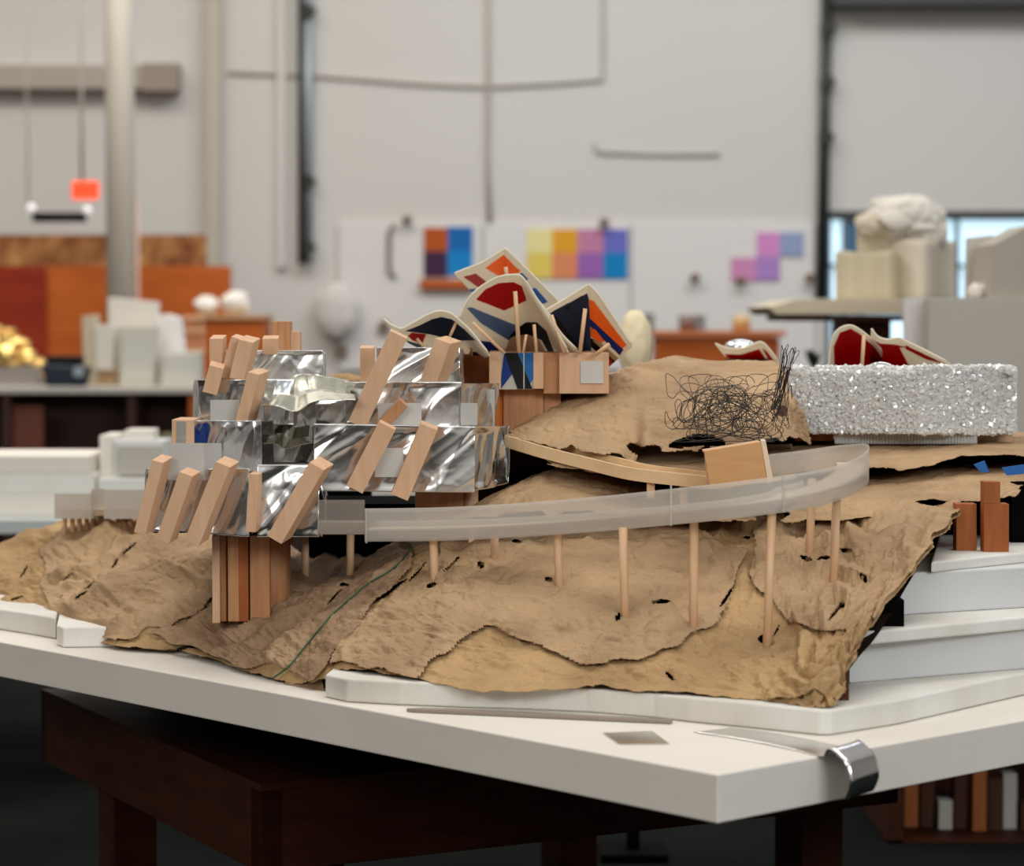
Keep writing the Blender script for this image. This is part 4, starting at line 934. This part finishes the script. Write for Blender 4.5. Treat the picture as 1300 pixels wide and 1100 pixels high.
# centre arch
canopy('canopy', [(583, 405), (590, 388), (600, 374), (615, 362), (632, 353), (650, 350), (663, 353), (680, 378), (700, 410), (722, 448)], [(612, 449), (622, 449), (632, 449), (642, 449), (652, 449), (664, 449), (676, 449), (688, 449), (700, 449), (712, 450)], 4.18, 4.42,
  [(1, [(604, 380), (616, 367), (634, 359), (652, 358), (663, 363), (669, 381), (640, 394)]), (4, [(592, 391), (598, 390), (656, 413), (654, 424), (646, 432), (610, 410)]),
   (7, [(604, 432), (626, 434), (644, 447), (616, 449)]), (6, [(644, 431), (654, 418), (668, 409), (682, 409), (694, 420), (704, 448), (698, 450), (688, 432), (670, 424), (654, 426)]),
   (8, [(640, 449), (646, 432), (654, 426), (670, 424), (686, 432), (694, 449)])], mid=3)
# left wave
canopy('canopy', [(487, 406), (498, 414), (510, 418), (524, 411), (540, 402), (556, 396), (572, 399), (586, 410), (600, 424), (622, 452)], [(515, 433), (522, 437), (530, 441), (538, 444), (548, 447), (558, 450), (570, 452), (584, 453), (598, 453), (612, 456)], 4.14, 4.40,
  [(5, [(514, 420), (532, 413), (548, 405), (560, 402), (574, 405), (590, 418), (604, 432), (580, 432), (545, 424)]), (1, [(518, 426), (522, 422), (541, 424), (536, 436), (524, 432)]), (5, [(516, 432), (538, 438), (560, 448), (530, 448)])])
# right folded canopy
canopy('canopy', [(694, 394), (720, 379), (747, 362)], [(722, 452), (738, 460), (752, 470)], 4.22, 4.44,
  [(5, [(698, 397), (745, 372), (752, 395), (752, 470), (735, 470)]), (6, [(716, 392), (724, 386), (722, 393)]), (6, [(705, 400), (735, 440), (735, 470), (700, 420)])], 140, 140)
canopy('canopy', [(747, 362), (760, 375), (780, 405), (803, 440)], [(752, 470), (760, 470), (768, 467), (775, 464)], 4.22, 4.40,
  [(2, [(748, 380), (754, 382), (796, 438), (790, 443), (758, 412), (749, 404)]), (7, [(749, 404), (758, 412), (792, 444), (787, 451), (749, 414)]), (2, [(749, 416), (756, 418), (768, 433), (762, 436), (749, 426)]),
   (6, [(749, 428), (760, 434), (786, 456), (778, 464), (750, 440)]), (8, [(752, 432), (758, 431), (786, 455), (782, 459)]), (1, [(768, 460), (776, 454), (778, 464), (772, 468)])], 140, 140)
canopy('canopy', [(665, 355), (676, 374), (694, 396), (712, 424), (738, 450)], [(668, 380), (682, 400), (694, 420), (704, 440), (712, 452)], 4.20, 4.34, [(0, [])], 60, 40, mid=0)
def stick(a, b, Y, r=.0028, Y2=None, m=DOWEL, par=PC): MB().tube([P(a[0], a[1], Y), P(b[0], b[1], Y2 or Y)], r, 8).build('stick', m, par, smooth=True)
stick((654, 370), (659, 448), 4.17, .0036); stick((743, 392), (736, 450), 4.19, .0034); stick((678, 412), (681, 448), 4.17, .0028); stick((600, 410), (641, 449), 4.16, .0028)
stick((774, 437), (755, 451), 4.18, .0034); stick((700, 400), (716, 448), 4.18, .0030); stick((579, 410), (569, 432), 4.16, .0026); stick((529, 430), (542, 445), 4.18, .0026)
stick((642, 339), (644, 356), 4.36, .0034); stick((668, 425), (664, 449), 4.17, .0024); stick((597, 425), (599, 452), 4.3, .0022)
def wbk(x0, x1, y0, y1, Y, d, m=WOOD, nm='wooden_block', par=PC): return MB().prism(rect(x0, x1, y0, y1, Y), (0, d, 0)).build(nm, m, par, .0008)
wbk(621, 636, 447, 495, 4.20, .15, WOOD); wbk(636, 677, 448, 495, 4.205, .15, WOOD); wbk(677, 690, 448, 494, 4.20, .15, WOOD); wbk(690, 710, 448, 500, 4.21, .15, WOOD2); wbk(710, 773, 448, 500, 4.20, .2, WOOD)
MB().prism(rect(636, 677, 448, 494.5, 4.203), (0, .002, 0)).build('painted_panel', CREAM, PC)
for pts, m_ in (([(636, 480), (636, 494), (657, 466), (650, 448), (640, 448)], P_DBL), ([(640, 448), (657, 448), (676, 494), (657, 494)], P_BLK), ([(657, 448), (677, 448), (677, 482), (672, 488)], P_BLU)):
    MB().prism(quad(pts, 4.2015 if m_ is P_BLK else 4.202), (0, .0015, 0)).build('paint_patch', m_, PC)
MB().prism(rect(664.5, 665.8, 448, 494, 4.2005), (0, .001, 0)).build('white_line', CREAM, PC)
MB().prism(rect(737, 766, 459, 487, 4.197), (0, .004, 0)).build('acrylic_window', FROST, PC)
wbk(633, 640, 495, 550, 4.24, .1, P_ORG, 'orange_strip'); wbk(639, 690, 495, 552, 4.235, .15, WOOD2); wbk(690, 712, 496, 545, 4.24, .15, WOOD2)
wbk(583, 621, 450, 500, 4.33, .1, WOODR); wbk(596, 612, 447, 490, 4.31, .02, BROWN); wbk(583, 720, 498, 640, 4.42, .12, BROWN, 'lower_body')

# ================================================================== BEADED BUILDING
BB = empty('beaded_building_model', P(1150, 562, 4.35), 'long translucent building model covered with clear glittering beads', 'building model')
def beads(name, x0, x1, y0, y1, Y0_, Y1_, n, s, seed):
    r = np.random.default_rng(seed); mb_v = []; mb_f = []
    cube = np.array([[x, y, z] for x in (-1, 1) for y in (-1, 1) for z in (-1, 1)], float); cf = [(0,1,3,2),(4,6,7,5),(0,4,5,1),(2,3,7,6),(0,2,6,4),(1,5,7,3)]
    for i in range(n):
        a = r.uniform(); b = r.uniform(); Y = Y0_+(Y1_-Y0_)*a
        p = np.array(P(x0+(x1-x0)*a, y0+(y1-y0)*b, Y)); p[1] += r.uniform(-.006, .001)
        q = Matrix.Rotation(r.uniform(0, 6.28), 3, Vector(r.normal(size=3)).normalized()); sz = s*r.uniform(.5, 1.15)
        vs = (cube*np.array([sz, sz, sz*r.uniform(.4, 1.2)]))@np.array(q)+p; k = len(mb_v); mb_v += vs.tolist(); mb_f += [tuple(j+k for j in f) for f in cf]
    me = bpy.data.meshes.new(name); me.from_pydata(mb_v, [], mb_f); o = link(name, me, BEAD, BB); o['kind'] = 'stuff'; return o
MB().prism(rect(1003, 1166, 470, 548, 4.27, 4.22), (0, .004, 0)).build('acrylic_wall', CLEAR, BB)
MB().prism(rect(1166, 1282, 468, 549, 4.22, 4.30), (0, .004, 0)).build('acrylic_wall', CLEAR, BB)
MB().prism(rect(1012, 1275, 474, 545, 4.50), (0, .004, 0)).build('acrylic_wall', FROST, BB)
beads('bead_cladding', 1001, 1166, 471, 550, 4.265, 4.215, 5200, .0027, 1); beads('bead_cladding', 1166, 1286, 465, 551, 4.215, 4.295, 3600, .0034, 2)
beads('bead_cladding', 1001, 1286, 466, 474, 4.26, 4.28, 700, .0036, 3); beads('bead_cladding', 1283, 1287, 468, 548, 4.30, 4.5, 900, .0038, 4)
MB().prism([P(1003, 546, 4.27), P(1166, 549, 4.22), P(1282, 548, 4.30), P(1275, 545, 4.5), P(1012, 545, 4.5)], (0, 0, .003)).build('floor_plate', FROST, BB)
# ribbed skirt
nu = 180; A = np.zeros((nu, 6, 3))
for i in range(nu):
    p = P(1060+180*i/(nu-1), 550, 4.26); q = P(1060+180*i/(nu-1), 564, 4.26); dy = .0025*math.sin(i*1.6)
    for j in range(6): A[i, j] = (p.x, p.y+dy, p.z+(q.z-p.z)*j/5)
grid_mesh('ribbed_skirt', A, CLEAR, BB, thick=.001)
MB().prism(rect(1010, 1058, 549, 560, 4.30), (0, .1, 0)).build('wooden_foot', WOODR, BB); MB().prism(rect(1240, 1285, 548, 562, 4.33), (0, .1, 0)).build('wooden_foot', WOOD, BB)
# red canopies behind
RC = empty('red_canopy_model', P(1120, 480, 4.6), 'curved red and cream canopies rising behind the beaded model', 'canopy model')
canopy('canopy', [(1052, 470), (1054, 440), (1062, 421), (1078, 414), (1092, 420), (1108, 433), (1120, 446)], [(1062, 472), (1066, 470), (1074, 468), (1084, 466), (1096, 464), (1108, 462), (1120, 462)], 4.55, 4.75,
  [(1, [(1059, 468), (1058, 440), (1066, 422), (1080, 417), (1092, 424), (1112, 442), (1130, 470)])], 120, 90, parent=RC, base=0)
canopy('canopy', [(1106, 418), (1114, 428), (1126, 432), (1140, 430), (1150, 434), (1175, 446), (1206, 462)], [(1104, 462), (1112, 464), (1122, 466), (1132, 468), (1144, 470), (1160, 472), (1190, 474)], 4.50, 4.75,
  [(1, [(1106, 430), (1118, 436), (1136, 437), (1152, 441), (1142, 441), (1156, 468), (1100, 480)]), (1, [(1150, 438), (1200, 462), (1176, 456), (1150, 443)])], 120, 90, parent=RC, base=0)
stick((1097, 425), (1094, 468), 4.49, .0034, par=RC)
MB().prism(rect(1055, 1200, 466, 560, 4.66), (0, .1, 0)).build('body_block', BROWN, RC)
bm = bmesh.new(); bmesh.ops.create_uvsphere(bm, u_segments=32, v_segments=16, radius=.031, matrix=Matrix.Translation(P(1118, 476, 4.42)) @ Matrix.Diagonal((1, 1, .75, 1)))
me = bpy.data.meshes.new('silver_dome'); bm.to_mesh(me); bm.free(); o = link('silver_dome', me, METALS, smooth=True)
tag(rebase(o), 'small silver dome showing above the beaded model below the red canopy', 'dome')
RC2 = empty('small_red_canopy', P(950, 470, 4.75), 'small red and cream canopy peeking over the top of the paper hill', 'canopy model')
canopy('canopy', [(908, 437), (920, 442), (936, 444), (950, 441), (966, 435), (978, 446), (988, 460)], [(920, 452), (930, 455), (942, 457), (952, 458), (962, 459), (972, 461), (980, 465)], 4.72, 4.86,
  [(1, [(920, 449), (940, 450), (964, 443), (976, 462), (930, 462)]), (1, [(968, 442), (974, 446), (986, 462), (980, 464)])], 120, 60, parent=RC2)
MB().prism(rect(925, 980, 456, 560, 4.80), (0, .06, 0)).build('body_block', BROWN, RC2)
bm = bmesh.new(); bmesh.ops.create_uvsphere(bm, u_segments=32, v_segments=16, radius=.030, matrix=Matrix.Translation(P(940, 441, 5.1)) @ Matrix.Diagonal((1.1, 1, .55, 1)))
me = bpy.data.meshes.new('silver_disc'); bm.to_mesh(me); bm.free(); o = link('silver_bowl', me, METALS, smooth=True)
tag(rebase(o), 'small shiny silver bowl on a peg behind the small red canopy', 'bowl')
t = tag(MB().tube([P(940, 445, 5.1), P(940, 620, 5.1)], .006, 10).build('support_peg', DOWEL, smooth=True), 'thin wooden peg holding up the silver bowl behind the hill', 'peg')

# ================================================================== WIRE TANGLE
WT = empty('wire_tangle', P(930, 560, 4.0), 'tangled mass of thin dark wire in front of the paper hill', 'wire')
cu = bpy.data.curves.new('wire', 'CURVE'); cu.dimensions = '3D'; cu.bevel_depth = .00055; cu.bevel_resolution = 1; cu.resolution_u = 6
r = random.Random(12)
def wire(pts):
    sp_ = cu.splines.new('NURBS'); sp_.points.add(len(pts)-1); sp_.use_endpoint_u = True; sp_.order_u = 4
    for k, p in enumerate(pts): sp_.points[k].co = (*p, 1)
for k in range(44):
    x = r.gauss(935, 26); y = 508+(x-935)*.12+r.gauss(0, 16); pts = []; a = r.uniform(0, 6.28); cxx = min(max(r.gauss(925, 30), 880), 975); cyy = 520+(cxx-930)*.10+r.gauss(0, 9)
    Yd = 3.99+r.uniform(-.03, .03); rad = r.uniform(.7, 1.25)
    for i in range(r.randint(12, 26)):
        dx, dy = (cxx-x)/(46*rad), (cyy-y)/(21*rad); dist = math.hypot(dx, dy); ta = math.atan2(dy, dx)
        a += r.gauss(0, .6)+.55*min(dist, 2.2)*math.sin(ta-a); st = r.uniform(9, 24)
        x += math.cos(a)*st*1.1; y += math.sin(a)*st*.75
        Yd = min(max(Yd+r.uniform(-.012, .012), 3.94), 4.03)
        pts.append(P(925+84*math.tanh((x-925)/78), 514+48*math.tanh((y-514)/40), Yd+(.04 if y < 490 else 0)))
    wire(pts)
for k in range(12):
    x0 = r.uniform(982, 1000); xt = r.uniform(996, 1012); yt = r.uniform(434, 470); pts = []
    for i in range(6): f = i/5; pts.append(P(x0+(xt-x0)*f+r.gauss(0, 3), 535+(yt-535)*f, 4.0+r.uniform(-.02, .03)))
    pts.append(P(xt-6, yt+4, 4.0)); pts.append(P(xt-8, yt+30, 4.0)); pts.append(P(x0-4, 520, 4.0)); wire(pts)
tmp = bpy.data.objects.new('tmpw', cu); C.objects.link(tmp); bpy.context.view_layer.update()
me = bpy.data.meshes.new_from_object(tmp.evaluated_get(bpy.context.evaluated_depsgraph_get())); bpy.data.objects.remove(tmp)
o = link('wire_strands', me, WIRE, WT, True)
MB().tube([P(993, 522, 4.02), P(993, 522, 4.0)], .009, 14).build('brown_knob', mat('knob_brown', srgb(96, 66, 46), .7), WT)

# ================================================================== LOOSE METAL PIECES ON THE SLAB
a, b = G(516, 905, Z0), G(852, 920, Z0); dx = (b-a).normalized(); n_ = Vector((-dx.y, dx.x, 0))
mb = MB(); mb.prism([a, a+n_*.012+dx*.02, b+n_*.010, b-n_*.002], (0, 0, .0055)); o = mb.build('long_metal_rod', mat('dull_metal', srgb(150, 138, 126), .4, .6), bevel=.0006); o.location.z += .0005
tag(o, 'long thin aluminium strip lying on the slab in front of the foam base', 'metal strip')
o = MB().prism([G(765, 932, Z0), G(828, 929.5, Z0), G(850, 946, Z0), G(786, 946.5, Z0)], (0, 0, .0008)).build('metal_square', METALS); o.location.z += .0006
tag(o, 'small bent mirror metal square lying on the slab', 'metal piece')
# curled strip
cs = []
line = [(880, 931), (940, 940), (1000, 952), (1040, 962)]
L0 = [G(*p, Z0) for p in line]; R0 = [G(*p, Z0) for p in ((925, 928), (975, 934), (1030, 944), (1072, 952))]
edgeY = L0[-1]
ctrl = [[(l+Vector((0, 0, .0015))), (r_+Vector((0, 0, .004)))] for l, r_ in zip(L0, R0)]
# outward normal of the right slab face, then a curl hanging over the edge
out = Vector((V.y, -V.x, 0)); 
l, r_ = L0[-1], R0[-1]
for (oo, zz) in ((.012, .011), (.027, .010), (.041, -.002), (.049, -.020), (.047, -.036), (.040, -.046)):
    ctrl.append([l+out*oo+Vector((0, 0, zz)), r_+out*oo+Vector((0, 0, zz))+(r_-l)*.15])
A = np.array([[tuple(c[0]), tuple((c[0]+c[1])/2), tuple(c[1])] for c in ctrl]); A = interp1(A, 120); A = interp1(A.transpose(1, 0, 2), 20).transpose(1, 0, 2)
A[:, 1:-1] += np.array(out)*.004; A[..., 2] += .0015*np.sin(np.linspace(0, 30, 120))[:, None]*(np.linspace(0, 1, 120)[:, None] > .45)
o = grid_mesh('curled_metal_strip', A, METALS, None, thick=.0008); rebase(o)
tag(o, 'shiny aluminium strip lying on the slab and curling over its right edge', 'metal strip')
